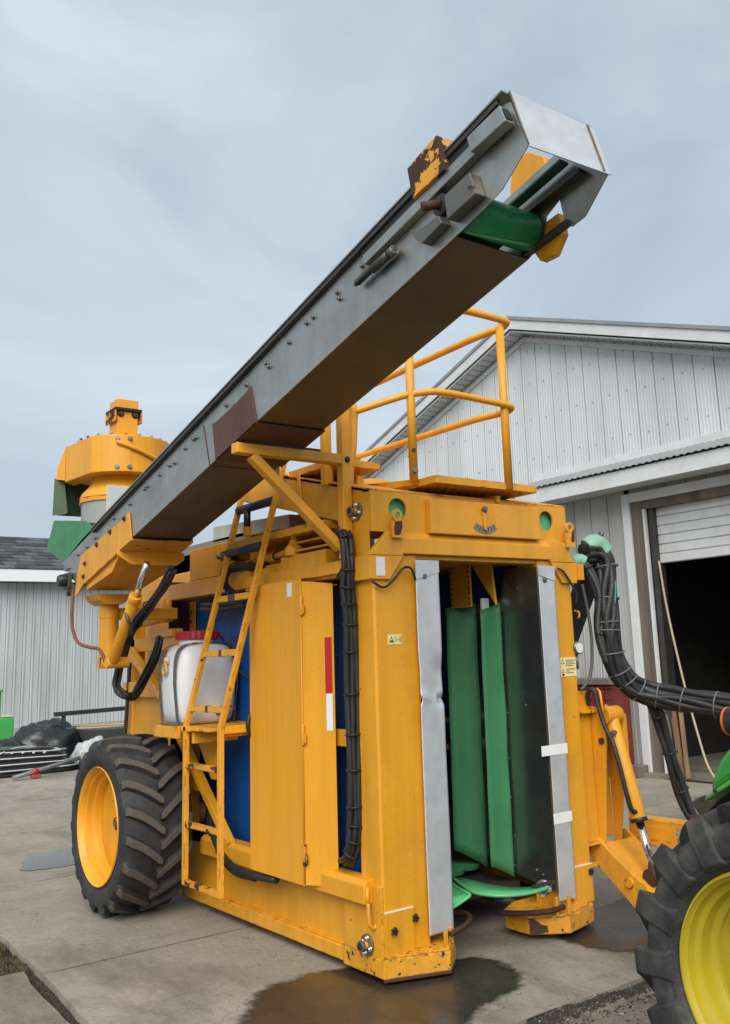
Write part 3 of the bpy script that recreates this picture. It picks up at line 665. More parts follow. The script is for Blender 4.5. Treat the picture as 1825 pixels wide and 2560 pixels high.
# ---- stickers
st1 = P('warning_sticker', B(.088, .178, -.0145, -.0125, 1.655, 1.708), STICK, 0)
ink = MB()
def tri(b, x, z, s, y):
    p = [(x - s, z - s * .8), (x + s, z - s * .8), (x, z + s)]; q = [(x - s * .68, z - s * .62), (x + s * .68, z - s * .62), (x, z + s * .62)]
    b.add([(a, y, c) for a, c in p + q], [(0, 1, 4, 3), (1, 2, 5, 4), (2, 0, 3, 5)])
tri(ink, .112, 1.68, .018, -.0152); ink.box(.106, .120, -.0152, -.0146, 1.669, 1.677); ink.box(.1345, .1352, -.0152, -.0146, 1.657, 1.706)
ink.box(.1375, .1385, -.0152, -.0146, 1.668, 1.695); ink.box(.146, .147, -.0152, -.0146, 1.668, 1.695); ink.box(.1375, .147, -.0152, -.0146, 1.6945, 1.6955); ink.box(.150, .160, -.0152, -.0146, 1.678, 1.681); ink.box(.166, .172, -.0152, -.0146, 1.665, 1.688); ink.box(.1665, .1715, -.0152, -.0146, 1.690, 1.697)
P('warning_print', ink, INK, 0, st1)
st2 = P('warning_sticker', B(1.385, 1.535, -.0145, -.0125, 1.43, 1.545), STICK, 0)
ink = MB(); tri(ink, 1.415, 1.52, .018, -.0152); tri(ink, 1.415, 1.465, .014, -.0152); ink.box(1.405, 1.425, -.0152, -.0146, 1.435, 1.448)
for k, w in enumerate((.085, .07, .08, .06)): ink.box(1.443, 1.443 + w, -.0152, -.0146, 1.525 - k * .011, 1.529 - k * .011)
for k, w in enumerate((.08, .03, .065)): ink.box(1.443, 1.443 + w, -.0152, -.0146, 1.472 - k * .011, 1.476 - k * .011)
P('warning_print', ink, INK, 0, st2)

# ---- side cabinet with door
cab = P('cabinet_door', B(-.103, -.097, .556, 1.166, .395, 2.05), YELB, .002)
cp = MB(); cp.add([(-.1, .551, .40), (.004, .384, .40), (.004, .384, 2.012), (-.1, .551, 2.035), (-.096, .553, .40), (.008, .386, .40), (.008, .386, 2.012), (-.096, .553, 2.035)], [(0, 1, 2, 3), (4, 7, 6, 5), (0, 4, 5, 1), (1, 5, 6, 2), (2, 6, 7, 3), (3, 7, 4, 0)])
cpo = P('cabinet_panel', cp, YELB, .002)
P('cabinet_sill', MB().prism([(-.098, .555), (.05, .32), (.05, .57)], 2, .40, .412), YELW, .002)
P('cabinet_lip', MB().beam((-.002, .386, .43), (.047, .312, .43), .004, .06), YELW, .001)
P('cabinet_back', B(-.06, -.05, .58, 1.14, .5, 2.03), YEL, 0)
P('cabinet_top', MB().prism([(-.098, .555), (.006, .388), (.04, .388), (.04, 1.16), (-.098, 1.16)], 2, 2.00, 2.008), YEL, 0)
sm_ = MB(); sm_.cyl((-.104, .553, .41), (-.104, .553, 2.03), .0055, 8); P('hinge_rod', sm_, YEL, 0, cab)
for z, mm in ((1.90, YEL), (1.19, YEL), (.56, YELC)): P('hinge', MB().cyl((-.106, .545, z - .06), (-.106, .545, z + .05), .011, 10).box(-.109, -.101, .52, .545, z - .05, z - .0), mm, .002, cab)
P('reflector', B(-.1055, -.103, .655, .705, 1.955, 2.035), WHITE, 0, cab)
d = Vector((.104, -.167, 0)); d.normalize(); nrm = Vector((d.y, -d.x, 0))
def onpanel(t0, t1, z0, z1, m, name):
    p0 = Vector((-.1, .551, 0)) + d * t0 + nrm * .003; p1 = Vector((-.1, .551, 0)) + d * t1 + nrm * .003; b = MB()
    b.add([(p0.x, p0.y, z0), (p1.x, p1.y, z0), (p1.x, p1.y, z1), (p0.x, p0.y, z1)], [(0, 1, 2, 3)]); o = P(name, b, m, 0, cpo); o.modifiers.new('thick', 'SOLIDIFY').thickness = .0015
onpanel(.142, .184, 1.405, 1.712, REDR, 'red_reflector'); onpanel(.146, .184, 1.205, 1.4045, WHITE, 'white_reflector')
# black D handle at the door edge
P('door_handle', MB().tube(smooth([(-.072, 1.165, 1.318), (-.092, 1.166, 1.29), (-.112, 1.167, 1.245), (-.116, 1.167, 1.22), (-.112, 1.167, 1.19), (-.092, 1.166, 1.145), (-.072, 1.165, 1.118)], 4), [.006, .007, .009, .011] + [.014] * 17 + [.011, .009, .007, .006], 8), BLACKP, 0)

# ---- blue lining
P('blue_lining', B(.17, .18, .18, 2.50, .42, 2.0), BLUE, .002)
P('blue_rib', MB().beam((.167, 1.52, .45), (.167, 1.49, 1.15), .012, .006, (1, 0, 0)), BLUE, .001)
P('blue_lining', B(1.40, 1.41, .18, 2.6, .3, 2.144), BLUE, .002)
P('light_block_pan', B(.055, .46, .36, 2.4, .14, .16), DARK, 0); P('light_block_pan', B(1.08, 1.47, .36, 2.4, .14, .16), DARK, 0); P('light_block_skirt', B(1.49, 1.5, .18, 2.6, .12, 2.14), YEL, 0); P('light_block_back', B(.0, 1.5, 2.6, 2.62, .25, 2.2), DARK, 0)  # pans, far skirt and back wall added to stop light passing through the machine
P('side_stay', B(.03, .05, .18, .55, 1.12, 1.21), YEL, .004)

# ---- inside the tunnel
def sheet(name, pts, m, th=.004, parent=None, sub=0):
    b = MB(); b.add(pts, [tuple(range(len(pts)))]); o = P(name, b, m, 0, parent); o.modifiers.new('thick', 'SOLIDIFY').thickness = th; return o
sm = sheet('smoked_curtain', [(1.222, -.036, .236), (1.222, .27, .28), (1.222, .31, .29), (1.222, .56, .36), (1.222, .57, 1.90), (1.222, .30, 1.93), (1.222, .24, 2.11), (1.222, -.036, 2.095)], SMOKE)
bl = MB()
for z in (1.78, 1.52, 1.22, .95, .72, .5, .33): bolt(bl, (1.218, .30 + .01 * math.sin(z * 9), z), (-1, 0, 0), .004, .004)
for z, y in ((1.27, .13), (.33, .12), (.31, .07), (1.98, .14)): bolt(bl, (1.218, y, z), (-1, 0, 0), .006, .006)
P('bolt', bl, BOLT, 0, sm)
def flap(pts, name):
    """long bent green sheet: left free edge, right fixed edge"""
    b = MB(); nz = 24; n = 6; (a0, a1), (b0, b1) = pts; vs = []
    for j in range(nz + 1):
        t = j / nz; A_ = Vector(a0).lerp(Vector(a1), t); B_ = Vector(b0).lerp(Vector(b1), t)
        for i in range(n + 1):
            u = i / n; p = A_.lerp(B_, u); p.x += .035 * math.sin(u * PI) * (.6 + .4 * mnoise.noise(Vector((t * 3, u, 2)))) ; p.y += .006 * mnoise.noise(Vector((t * 6, u * 2, 5))); vs.append(p)
    b.add(vs, [(j * (n + 1) + i, j * (n + 1) + i + 1, (j + 1) * (n + 1) + i + 1, (j + 1) * (n + 1) + i) for j in range(nz) for i in range(n)], 0, True)
    o = P(name, b, GREEN, 0); o.modifiers.new('thick', 'SOLIDIFY').thickness = .004; return o
flap((((1.06, .345, .342), (1.06, .325, 1.853)), ((1.205, .30, .265), (1.205, .292, 1.905))), 'green_flap')
flap((((1.02, .63, .405), (1.02, .61, 1.885)), ((1.19, .52, .29), (1.19, .505, 1.915))), 'green_flap')
ch = P('drilled_channel', B(1.06, 1.075, .405, .60, 1.88, 2.15), YEL, .002)
hb = MB()
for z in [1.90 + k * .034 for k in range(8)]:
    for y_ in (.42, .585): hb.cyl((1.0592, y_, z), (1.062, y_, z), .008, 10)
P('drilled_hole', hb, INK, 0, ch)
P('corner_gusset', MB().prism([(.22, 1.88), (.25, 2.16), (.44, 2.16)], 0, 1.10, 1.118), YEL, .003)
P('inner_beam', B(.62, 1.05, .70, .80, 1.86, 2.12), YEL, .004)
P('white_cap', B(1.10, 1.16, .345, .36, 1.86, 1.93), WHITE, 0)
for z in (1.17, 1.0): P('shaker_rod', MB().cyl((.35, .78, z), (1.35, .78, z), .022, 12), YEL, 0)
for z in (.88, 1.3, .7): P('shaker_rod', MB().cyl((.35, .86, z), (1.35, .86, z), .018, 10), STEELD, 0)
# catcher plates
def plate(pts, name):
    n = len(pts); b = MB(); b.prism([(p[0], p[1]) for p in pts], 2, .318, .324); o = P(name, b, GREENL, 0)
    return o
def dished(name, front, back):
    b = MB(); n = len(front); vs = front + back; b.add(vs, [(i, i + 1, n + i + 1, n + i) for i in range(n - 1)], 0, True); o = P(name, b, GREENL, 0); o.modifiers.new('thick', 'SOLIDIFY').thickness = .005; P('plate_rim', MB().tube(smooth(front, 4), .010, 8), GREENL, 0, o)
F1 = [(.40, .02, .265), (.47, -.005, .285), (.53, -.02, .31), (.562, -.03, .328), (.572, .0, .334), (.585, .06, .336), (.62, .16, .336), (.70, .34, .34)]
dished('catcher_plate', F1, [(.33, .03, .262), (.33, .05, .27), (.33, .08, .28), (.33, .12, .29), (.33, .16, .30), (.33, .22, .31), (.33, .30, .325), (.40, .40, .335)])
F2 = [(.735, .31, .335), (.66, .14, .335), (.612, .0, .333), (.63, -.10, .331), (.69, -.175, .329), (.80, -.225, .329), (.90, -.235, .331), (.955, -.228, .335)]
dished('catcher_plate', F2, [(.80, .31, .33), (.80, .18, .328), (.81, .08, .326), (.83, .0, .325), (.86, -.06, .325), (.90, -.11, .327), (.94, -.15, .33), (.98, -.19, .335)])
P('plate_bracket', B(.90, 1.06, -.19, -.16, .326, .345), STEELD, .002)
for k in range(4): P('catcher_disc', MB().lathe([(0, .0), (.004, .11), (.03, .12), (.034, .0)], (.60 + .17 * k, .62 + .05 * (k % 2), .28), 2, 24), GREEN, 0)
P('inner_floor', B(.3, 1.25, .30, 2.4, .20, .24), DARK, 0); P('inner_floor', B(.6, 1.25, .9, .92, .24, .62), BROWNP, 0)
P('cable', MB().tube(smooth([(-.02, -.04, 1.985), (.05, -.045, 1.955), (.12, -.045, 2.0), (.18, -.05, 2.06), (.235, -.05, 2.06), (.265, -.045, 2.0)], 5), .007, 8), BLACK, 0)
P('cable', MB().tube(smooth([(1.39, -.05, 2.09), (1.44, -.05, 2.07), (1.50, -.05, 2.0), (1.545, -.05, 1.93), (1.55, -.04, 1.87)], 5), .007, 8), BLACK, 0)

# ---- header beam above the door, step boxes and linkage
P('header_beam', B(-.028, .05, .205, 1.36, 2.035, 2.127), YEL, .004)
P('header_flange', B(-.06, -.029, .24, 1.30, 2.052, 2.058), YELW, .002)
P('header_beam', B(-.004, .10, 1.3605, 2.62, 2.06, 2.175), YEL, .004)
P('step_box', B(-.002, .16, .44, .95, 2.1285, 2.214), YEL, .004); P('step_box', B(.03, .16, .70, 1.35, 2.1285, 2.19), YEL, .004)
P('drive_box', B(.0, .5, 1.75, 2.26, 2.178, 2.40), YEL, .005)
P('link_plate', B(.0, .12, .30, .86, 2.232, 2.242), YEL, .002); P('link_plate', B(.02, .12, .30, .86, 2.285, 2.295), YEL, .002)
pv_ = P('link_pivot', MB().lathe([(2.215, .0), (2.215, .055), (2.228, .058), (2.262, .058), (2.27, .05), (2.295, .03), (2.31, .028), (2.32, .017), (2.335, .019), (2.35, .012), (2.362, .012), (2.364, .0)], (.03, .84, 0), 2, 24), YEL, 0)
P('link_rod', MB().cyl((.03, .88, 2.25), (.04, 1.08, 2.24), .02, 14).cyl((.04, 1.08, 2.24), (.04, 1.16, 2.237), .032, 10).cyl((.04, 1.16, 2.237), (.05, 1.45, 2.22), .024, 14), YEL, .002)
P('rod_gaiter', MB().lathe([(1.06, .012), (1.075, .03), (1.09, .022), (1.105, .03), (1.12, .022), (1.13, .012)], (.04, 0, 2.24), 1, 16), BLACK, 0)
P('ring_bearing', MB().lathe([(-.02, .05), (-.02, .075), (.02, .075), (.02, .05), (-.02, .05)], (.03, 1.62, 2.19), 0, 28), YEL, 0)
P('hanger', MB().beam((-.006, .72, 2.70), (-.008, .70, 2.52), .03, .008, (1, 0, 0)), YEL, .002)
# walkway with punched tread plate, seen from below, and a smaller one above
DIMP = None
def tread(name, x0, x1, y0, y1, z, lip, m=YEL, sx=.062, sy=.05):
    o = P(name, B(x0, x1, y0, y1, z, z + .006), m, 0); b = MB(); k = 0; y = y0 + .03
    while y < y1 - .02:
        x = x0 + .03 + (sx / 2 if k % 2 else 0)
        while x < x1 - .02:
            b.add([(x - sx * .36, y, z - .0005), (x, y - sy * .36, z - .0005), (x + sx * .36, y, z - .0005), (x, y + sy * .36, z - .0005), (x, y, z - .006)], [(0, 1, 4), (1, 2, 4), (2, 3, 4), (3, 0, 4)]); x += sx
        y += sy; k += 1
    b.build('tread_dimple', m, o)['kind'] = 'stuff'
    for a in ((x0, x1, y0 - .006, y0, z - .002, z + lip), (x0, x1, y1, y1 + .006, z - .002, z + lip), (x0 - .006, x0, y0 - .006, y1 + .006, z - .002, z + lip), (x1, x1 + .006, y0 - .006, y1 + .006, z - .002, z + lip)): P('deck_edge', B(*a), YELW, .002, o)
    return o
tread('walkway', -.02, .42, .42, 1.62, 2.335, .045)
tread('upper_step', .02, .36, .38, .86, 2.70, .04)
for y in (.42, .82): P('step_leg', MB().beam((.03, y, 2.56), (.03, y, 2.70), .03, .012), YEL, .002)
tread('front_platform', .405, 1.205, -.085, .62, 2.548, .042)
P('platform_stay', MB().beam((.95, -.02, 2.50), (.95, .5, 2.56), .03, .04), YEL, .003)
P('platform_side', MB().prism([(.06, 2.553), (.06, 2.589), (.55, 2.64), (.62, 2.60)], 0, .385, .397), YELW, .002)
# grey covers behind the walkway
P('grey_cover', MB().prism([(1.35, 2.47), (1.35, 2.56), (2.5, 2.62), (2.5, 2.50)], 0, .3, 1.3), mat('grey_cover_sheet', (.46, .45, .43), .6, var=.15, dirt=.5), .003)
P('rear_shroud', B(.3, 1.4, 1.9, 3.4, 2.2, 2.52), mat('grey_shroud', (.22, .215, .20), .6, var=.15, dirt=.5), .004)
for (x, y) in ((.22, .42), (.62, .75), (.8, .8)): P('cap_bracket', B(x, x + .05, y, y + .05, 2.58, 2.66), YEL, .004)
P('round_cover', MB().lathe([(0, .16), (.03, .14), (.05, .08), (.055, 0)], (.55, .75, 2.66), 2, 28), YEL, 0)

# ---- railing of the front platform
R_ = .021
LP = (.374, .07); RPp = (.975, -.09); BP = (.10, .29)
def post(p, z0, z1, r=.026): return P('railing_post', MB().tube([(p[0], p[1], z0), (p[0], p[1], z1)], r, 14), YEL, 0)
post(LP, 2.575, 3.55); post(RPp, 2.55, 3.575); post((.97, 1.55), 2.6, 3.55)
bb = MB(); bolt(bb, (.36, .04, 2.635), (-.5, -1, 0), .014, .014); P('bolt', bb, BOLT, 0)
P('bolt_hole', MB().cyl((.362, .046, 2.755), (.3605, .0425, 2.755), .012, 10), INK, 0)
P('railing_post', MB().tube(smooth([(BP[0] - .03, BP[1], 2.54), (BP[0] - .02, BP[1], 2.68), (BP[0], BP[1], 2.78), (BP[0] + .012, BP[1], 2.95), (BP[0] + .005, BP[1] - .01, 3.03), (BP[0] - .03, BP[1] + .03, 3.06), (BP[0] - .12, BP[1] + .1, 3.07)], 5), .026, 14), YEL, 0)
# lower rails: left side, front, right side in one bent loop
P('railing_rail', MB().tube(smooth([(.10, .29, 3.0), (.30, .11, 3.075), (LP[0] + .01, LP[1] - .01, 3.098), (.47, -.02, 3.105), (.60, -.055, 3.10), (.90, -.105, 3.075), (1.00, -.115, 3.065), (1.02, -.09, 3.05), (1.0, -.02, 3.04), (.97, .2, 3.04), (.96, .8, 3.04), (.955, 1.55, 3.045)], 6), R_, 12), YEL, 0)
P('railing_rail', MB().tube(smooth([(.34, 1.4, 3.56), (.36, .1, 3.56), (.40, -.02, 3.58), (.55, -.08, 3.62), (.72, -.095, 3.628), (.98, -.105, 3.622), (1.035, -.09, 3.615), (1.04, -.03, 3.60), (1.0, .05, 3.585), (.97, .3, 3.57), (.97, 1.55, 3.54)], 6), R_ + .002, 12), YEL, 0)
P('railing_rail', MB().tube([(.10, .29, 2.735), (.30, .8, 2.80)], R_, 12), YEL, 0)

# ---- conveyor support posts and bracket
P('support_post', B(-.062, -.002, .155, .215, 2.129, 3.10), YEL, .006)
P('support_post', B(-.02, .03, .40, .45, 2.58, 3.05), YEL, .005); P('support_post', B(-.30, -.25, .52, .57, 2.6, 2.80), YEL, .005)
P('support_arm', B(-.715, -.064, .155, .22, 2.655, 2.712), YEL, .006)
P('support_brace', MB().beam((-.615, .187, 2.652), (-.070, .187, 2.185), .05, .06, (0, 1, 0)), YEL, .006)
P('rubber_pad', B(-.66, -.20, .16, .215, 2.7125, 2.725), BLACKP, .002)
bb = MB(); bolt(bb, (-.03, .154, 2.682), (0, -1, 0), .012, .012); P('bolt', bb, RUST, 0)

# ---- discharge conveyor, inclined in the Y-Z plane
CA, SA = .9715, .2370
def cv(s, t): return (-CA * s + SA * t, 2.772 + SA * s + CA * t)
def cq(pts): return [cv(*p) for p in pts]
NX, FX = -.700, -.305
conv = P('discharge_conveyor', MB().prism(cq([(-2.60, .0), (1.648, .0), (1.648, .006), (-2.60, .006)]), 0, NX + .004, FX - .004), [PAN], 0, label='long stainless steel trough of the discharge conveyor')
side = [(-2.60, .0), (-2.75, .10), (-2.94, .288), (-2.50, .316), (2.02, .325), (2.075, .300), (2.092, .08), (1.93, .012), (1.846, .004), (1.70, .0)]
P('conveyor_side', MB().prism(cq(side), 0, NX, NX + .004), STEEL, 0, conv)
fside = [(-2.60, .0), (-2.75, .10), (-2.94, .288), (-2.50, .316), (2.09, .31), (2.116, .29), (2.122, .07), (1.97, -.018), (1.90, -.016), (1.875, .03), (1.88, .13), (1.80, .11), (1.74, .02), (1.648, .0)]
P('conveyor_side', MB().prism(cq(fside), 0, FX - .004, FX), STEEL, 0, conv)
P('top_flange', MB().prism(cq([(-2.26, .268), (-2.26, .292), (2.03, .342), (2.03, .318)]), 0, NX - .024, NX - .001), STEELD, .002, conv)
P('top_flange', MB().prism(cq([(-2.26, .2925), (-2.26, .299), (2.07, .350), (2.07, .3425)]), 0, NX - .030, NX + .02), STEEL, 0, conv)
P('top_flange', MB().prism(cq([(-2.26, .30), (-2.26, .32), (2.1, .33), (2.1, .31)]), 0, FX + .001, FX + .024), STEEL, 0, conv)
P('conveyor_belt', MB().prism(cq([(-2.6, .12), (1.7, .12), (1.7, .126), (-2.6, .126)]), 0, NX + .03, FX - .03), GREENB, 0, conv)
P('head_hood', MB().add([(NX - .002, *cv(2.084, .346)), (FX + .004, *cv(2.118, .300)), (FX + .004, *cv(2.128, .062)), (NX - .002, *cv(2.098, .076))], [(0, 1, 2, 3)]), GALV, 0, conv).modifiers.new('thick', 'SOLIDIFY').thickness = .004
P('hood_top', MB().add([(NX, *cv(2.084, .346)), (FX, *cv(2.118, .302)), (FX, *cv(1.95, .335)), (NX, *cv(1.95, .348))], [(0, 1, 2, 3)]), STEEL, 0, conv).modifiers.new('thick', 'SOLIDIFY').thickness = .004
PLATE_ = mat('heat_tinted_weld', (.20, .16, .12), .5, .5, var=.3, vscale=30)
P('hood_weld', MB().tube([(NX - .004, *cv(2.086, .340)), (NX - .003, *cv(2.100, .080))], .003, 6), PLATE_, 0, conv)
P('hood_weld', MB().beam((FX - .03, *cv(2.119, .300)), (FX - .03, *cv(2.1275, .070)), .010, .003, (0, SA, CA)), PLATE_, 0, conv)
P('top_channel', MB().prism(cq([(1.10, .272), (1.10, .312), (2.02, .316), (2.03, .276)]), 0, NX - .012, NX - .0005), INK, 0, conv)
P('belt_roller', MB().cyl((NX + .02, *cv(1.705, .085)), (FX - .03, *cv(1.705, .085)), .078, 32), GREENB, 0, conv)
P('belt_cleat', MB().tube([(NX + .03 + i * .03, *cv(1.705 + .079 * math.cos(a), .085 + .079 * math.sin(a))) for i, a in enumerate([-1.9 + .05 * k for k in range(11)])], .006, 6), GREENL, 0, conv)
P('cross_bar', MB().beam((FX - .045, *cv(1.66, .232)), (FX - .045, *cv(1.98, .226)), .05, .012, (0, SA, CA)), mat('green_grey_bar', (.06, .12, .085), .5, .3, rust=.7, var=.2), .002, conv)
P('cross_bar', MB().beam((FX - .02, *cv(1.66, .17)), (FX - .02, *cv(2.03, .15)), .045, .02, (0, SA, CA)), STEELD, .002, conv)
P('end_bar', MB().beam((FX - .012, *cv(1.64, .02)), (FX - .012, *cv(1.90, .005)), .02, .035, (1, 0, 0)), STEELD, .002, conv)
PLATE = mat('bracket_steel', (.17, .165, .15), .45, .7, var=.15, rust=.9, rscale=10)
# near-side fittings
P('side_channel', MB().prism(cq([(1.13, .208), (1.13, .255), (1.98, .258), (1.98, .205)]), 0, NX - .035, NX - .001), STEEL, .003, conv)
P('side_channel', MB().prism(cq([(1.88, .202), (1.88, .272), (2.066, .266), (2.075, .188)]), 0, NX - .06, NX - .012), STEEL, .003, conv)
P('channel_mouth', MB().prism(cq([(2.0705, .252), (2.0765, .2)]) + cq([(2.0775, .2), (2.0715, .252)]), 0, NX - .054, NX - .02), INK, 0, conv)
P('motor_guard', MB().prism(cq([(1.517, .262), (1.527, .410), (1.727, .417), (1.722, .25)]), 0, NX - .05, NX + .035), YELR, .003, conv)
P('motor_guard', MB().prism(cq([(1.62, .29), (1.70, .47), (1.79, .45), (1.86, .37), (1.85, .29)]), 0, FX + .005, FX + .10), YEL, .004, conv)
P('motor_guard', MB().prism(cq([(1.68, .02), (1.70, -.04), (1.77, -.055), (1.84, .0), (1.85, .09), (1.74, .10)]), 0, FX + .004, FX + .045), YEL, .003, conv)
P('bearing_bracket', MB().prism(cq([(1.675, .046), (1.690, .148), (1.842, .142), (1.848, .040)]), 0, NX - .05, NX - .0005), PLATE, .004, conv)
P('bearing_bracket', MB().prism(cq([(1.462, .150), (1.47, .11), (1.509, .051), (1.64, .058), (1.63, .10), (1.54, .112)]), 0, NX - .045, NX - .0005), PLATE, .004, conv)
P('bearing', MB().lathe([(NX - .03, 0), (NX - .03, .03), (NX - .026, .045), (NX - .001, .045)], (0, *cv(1.635, .155)), 0, 24), BLACKP, 0, conv)
P('shaft_end', MB().cyl((NX - .09, *cv(1.60, .150)), (NX - .028, *cv(1.635, .155)), .019, 14), RUST, 0, conv)
sp = MB(); sp.tube([(NX - .03 + .014 * math.cos(k * .9), *cv(1.05 + k * .0016, .165 + .014 * math.sin(k * .9))) for k in range(75)], .0035, 5); P('tension_spring', sp, STEELD, 0, conv)
P('tension_rod', MB().cyl((NX - .03, *cv(1.04, .165)), (NX - .03, *cv(1.34, .15)), .010, 10).cyl((NX - .03, *cv(1.17, .158)), (NX - .03, *cv(1.29, .152)), .02, 12), STEELD, 0, conv)
P('tension_nut', MB().cyl((NX - .03, *cv(1.30, .15)), (NX - .03, *cv(1.335, .15)), .022, 6), BOLT, 0, conv)
# bolts along the near side
for s_, t_ in [(-2.86, .21), (-2.80, .20), (-2.60, .235), (-2.42, .225), (-2.25, .228), (-1.90, .235), (-1.62, .222), (-1.38, .225), (-1.34, .225), (-1.15, .22), (-1.0, .215), (-.93, .2), (-.78, .225), (-.66, .226), (-.63, .222), (-.25, .235), (-.02, .237), (.20, .242), (.22, .212), (.43, .232), (.60, .24), (.66, .237), (.87, .24), (.88, .2), (1.08, .243), (1.09, .20)]:
    b_ = MB(); p_ = cv(s_, t_); bolt(b_, (NX - .001, *p_), (-1, 0, 0), .0095, .014); P('bolt', b_, BOLT, 0, conv)
# weld seam and the brown splice saddle
P('weld_seam', MB().tube([(NX - .001, *cv(-.530, .25)), (NX - .001, *cv(-.512, .0)), (FX, *cv(-.512, -.001))], .004, 6), RUST, 0, conv)
P('splice_saddle', MB().prism(cq([(-.425, -.004), (.035, -.004), (.035, -.010), (-.425, -.010)]), 0, NX - .008, FX + .006).prism(cq([(-.43, -.010), (-.418, .196), (-.405, .205), (-.39, .196), (-.18, .19), (-.16, .197), (-.14, .19), (-.0, .196), (.012, .209), (.025, .205), (.038, -.010)]), 0, NX - .008, NX - .001).prism(cq([(-.43, -.010), (-.42, .15), (.025, .15), (.038, -.010)]), 0, FX + .001, FX + .008), BROWNP, .001, conv)
# yellow cradle round the low end, with its wing plates
cr = P('conveyor_cradle', MB().prism(cq([(-1.622, -.012), (-1.628, .17), (-1.68, .165), (-2.52, .195), (-2.60, .10), (-2.69, -.045), (-2.62, -.05), (-2.49, -.012)]), 0, NX - .012, NX - .004).prism(cq([(-1.622, -.012), (-1.63, .17), (-2.52, .195), (-2.60, .10), (-2.49, -.012)]), 0, FX + .004, FX + .012).prism(cq([(-1.622, -.012), (-2.49, -.012), (-2.49, -.020), (-1.622, -.020)]), 0, NX - .012, FX + .012), YELW, 0)
P('cradle_wing', MB().prism([(-.725, 2.320), (-.27, 2.320), (-.265, 2.275), (-.32, 2.235), (-.63, 2.235), (-.725, 2.295)], 1, 1.765, 1.775), YEL, .002, cr)
P('cradle_belly', MB().prism([(1.80, 2.315), (2.42, 2.165), (2.42, 2.12), (1.95, 2.20)], 0, NX + .01, FX - .01), YEL, .002, cr)
P('turret_top', MB().prism([(-.64, 2.09), (-.40, 2.09), (-.42, 2.05), (-.45, 2.02), (-.57, 2.02), (-.62, 2.05)], 1, 2.36, 2.60), YEL, .004)
P('turret_beam', B(-.45, .0, 2.46, 2.56, 1.92, 2.0), YEL, .004)
for p_, q_ in ((-2.48, .05), (-2.2, .18), (-1.95, .178), (-1.70, .172), (-2.44, .13)):
    b_ = MB(); bolt(b_, (NX - .013, *cv(p_, q_ - .02)), (-1, 0, 0), .012, .014); P('bolt', b_, RUST, 0, cr)
# pivot tube and lift ram
pt_ = P('pivot_tube', MB().lathe([(1.585, 0), (1.585, .072), (1.655, .072), (1.655, .066), (1.93, .066), (1.93, .070), (1.985, .070), (1.985, .066), (2.02, .066), (2.02, 0)], (-.50, 2.49, 0), 2, 28), YEL, 0)
P('pivot_clamp', B(-.575, -.425, 2.40, 2.45, 1.585, 1.66), YELC, .003, pt_)
ram = P('lift_ram', MB().cyl((-.61, 2.10, 1.635), (-.61, 1.75, 2.015), .035, 20), YEL, .003)
P('ram_rod', MB().cyl((-.61, 1.75, 2.015), (-.61, 1.555, 2.225), .021, 16), CHROME, 0, ram)
P('ram_cap', MB().cyl((-.61, 1.765, 2.0), (-.61, 1.735, 2.032), .041, 20), YEL, .002, ram)
P('ram_eye', MB().cyl((-.65, 2.12, 1.62), (-.50, 2.12, 1.62), .036, 16).box(-.56, -.50, 2.12, 2.46, 1.60, 1.64), YEL, .002, ram)
P('hose', MB().tube(smooth([(-.64, 1.82, 1.93), (-.63, 1.80, 1.88), (-.60, 1.82, 1.84), (-.56, 1.92, 1.80)], 5), .011, 8), STEELD, 0)
def hosep(pts, r=.014, n=8, m=BLACK, name='hose'): return P(name, MB().tube(smooth(pts, 6), r, n), m, 0)
base = [(-.50, 1.42, 2.17), (-.51, 1.56, 2.065), (-.51, 1.77, 1.965), (-.515, 1.94, 1.875), (-.52, 2.08, 1.775), (-.525, 2.16, 1.66), (-.53, 2.22, 1.543), (-.53, 2.22, 1.455), (-.50, 2.17, 1.40), (-.40, 2.28, 1.395), (-.32, 2.36, 1.45), (-.30, 2.24, 1.56), (-.30, 2.15, 1.66), (-.28, 2.12, 1.78)]
for k in range(5):
    a = k * 1.2566; off = Vector((.018 * math.cos(a), .012 * math.sin(a), .018 * math.sin(a)))
    hosep([Vector(p) + off * (1 + .4 * math.sin(i * 1.7 + k)) for i, p in enumerate(base)], .0125)
for i in (2, 3, 4): P('cable_tie', MB().tube([Vector(base[i]) + Vector((.036 * math.cos(t), .01 * math.sin(t), .036 * math.sin(t))) for t in [2 * PI * q / 12 for q in range(12)]], .004, 5, closed=True), BLACKP, 0)
hosep([(-.69, 2.70, 2.15), (-.70, 2.68, 2.02), (-.70, 2.66, 1.88), (-.69, 2.56, 1.77), (-.67, 2.38, 1.73), (-.65, 2.25, 1.71), (-.62, 2.2, 1.62)], .0115, 8, mat('faded_red_hose', (.17, .065, .045), .7, var=.2))
mt = P('drive_motor', MB().lathe([(-.79, 0), (-.79, .035), (-.77, .045), (-.74, .045), (-.735, .03), (-.70, .03)], (0, 2.73, 2.21), 0, 16), BLACKP, 0)
P('motor_flange', B(-.735, -.705, 2.68, 2.79, 2.15, 2.265), STEELD, .004, mt); P('hose_fitting', MB().cyl((-.72, 2.70, 2.10), (-.72, 2.70, 2.17), .014, 10), RUST, 0, mt)
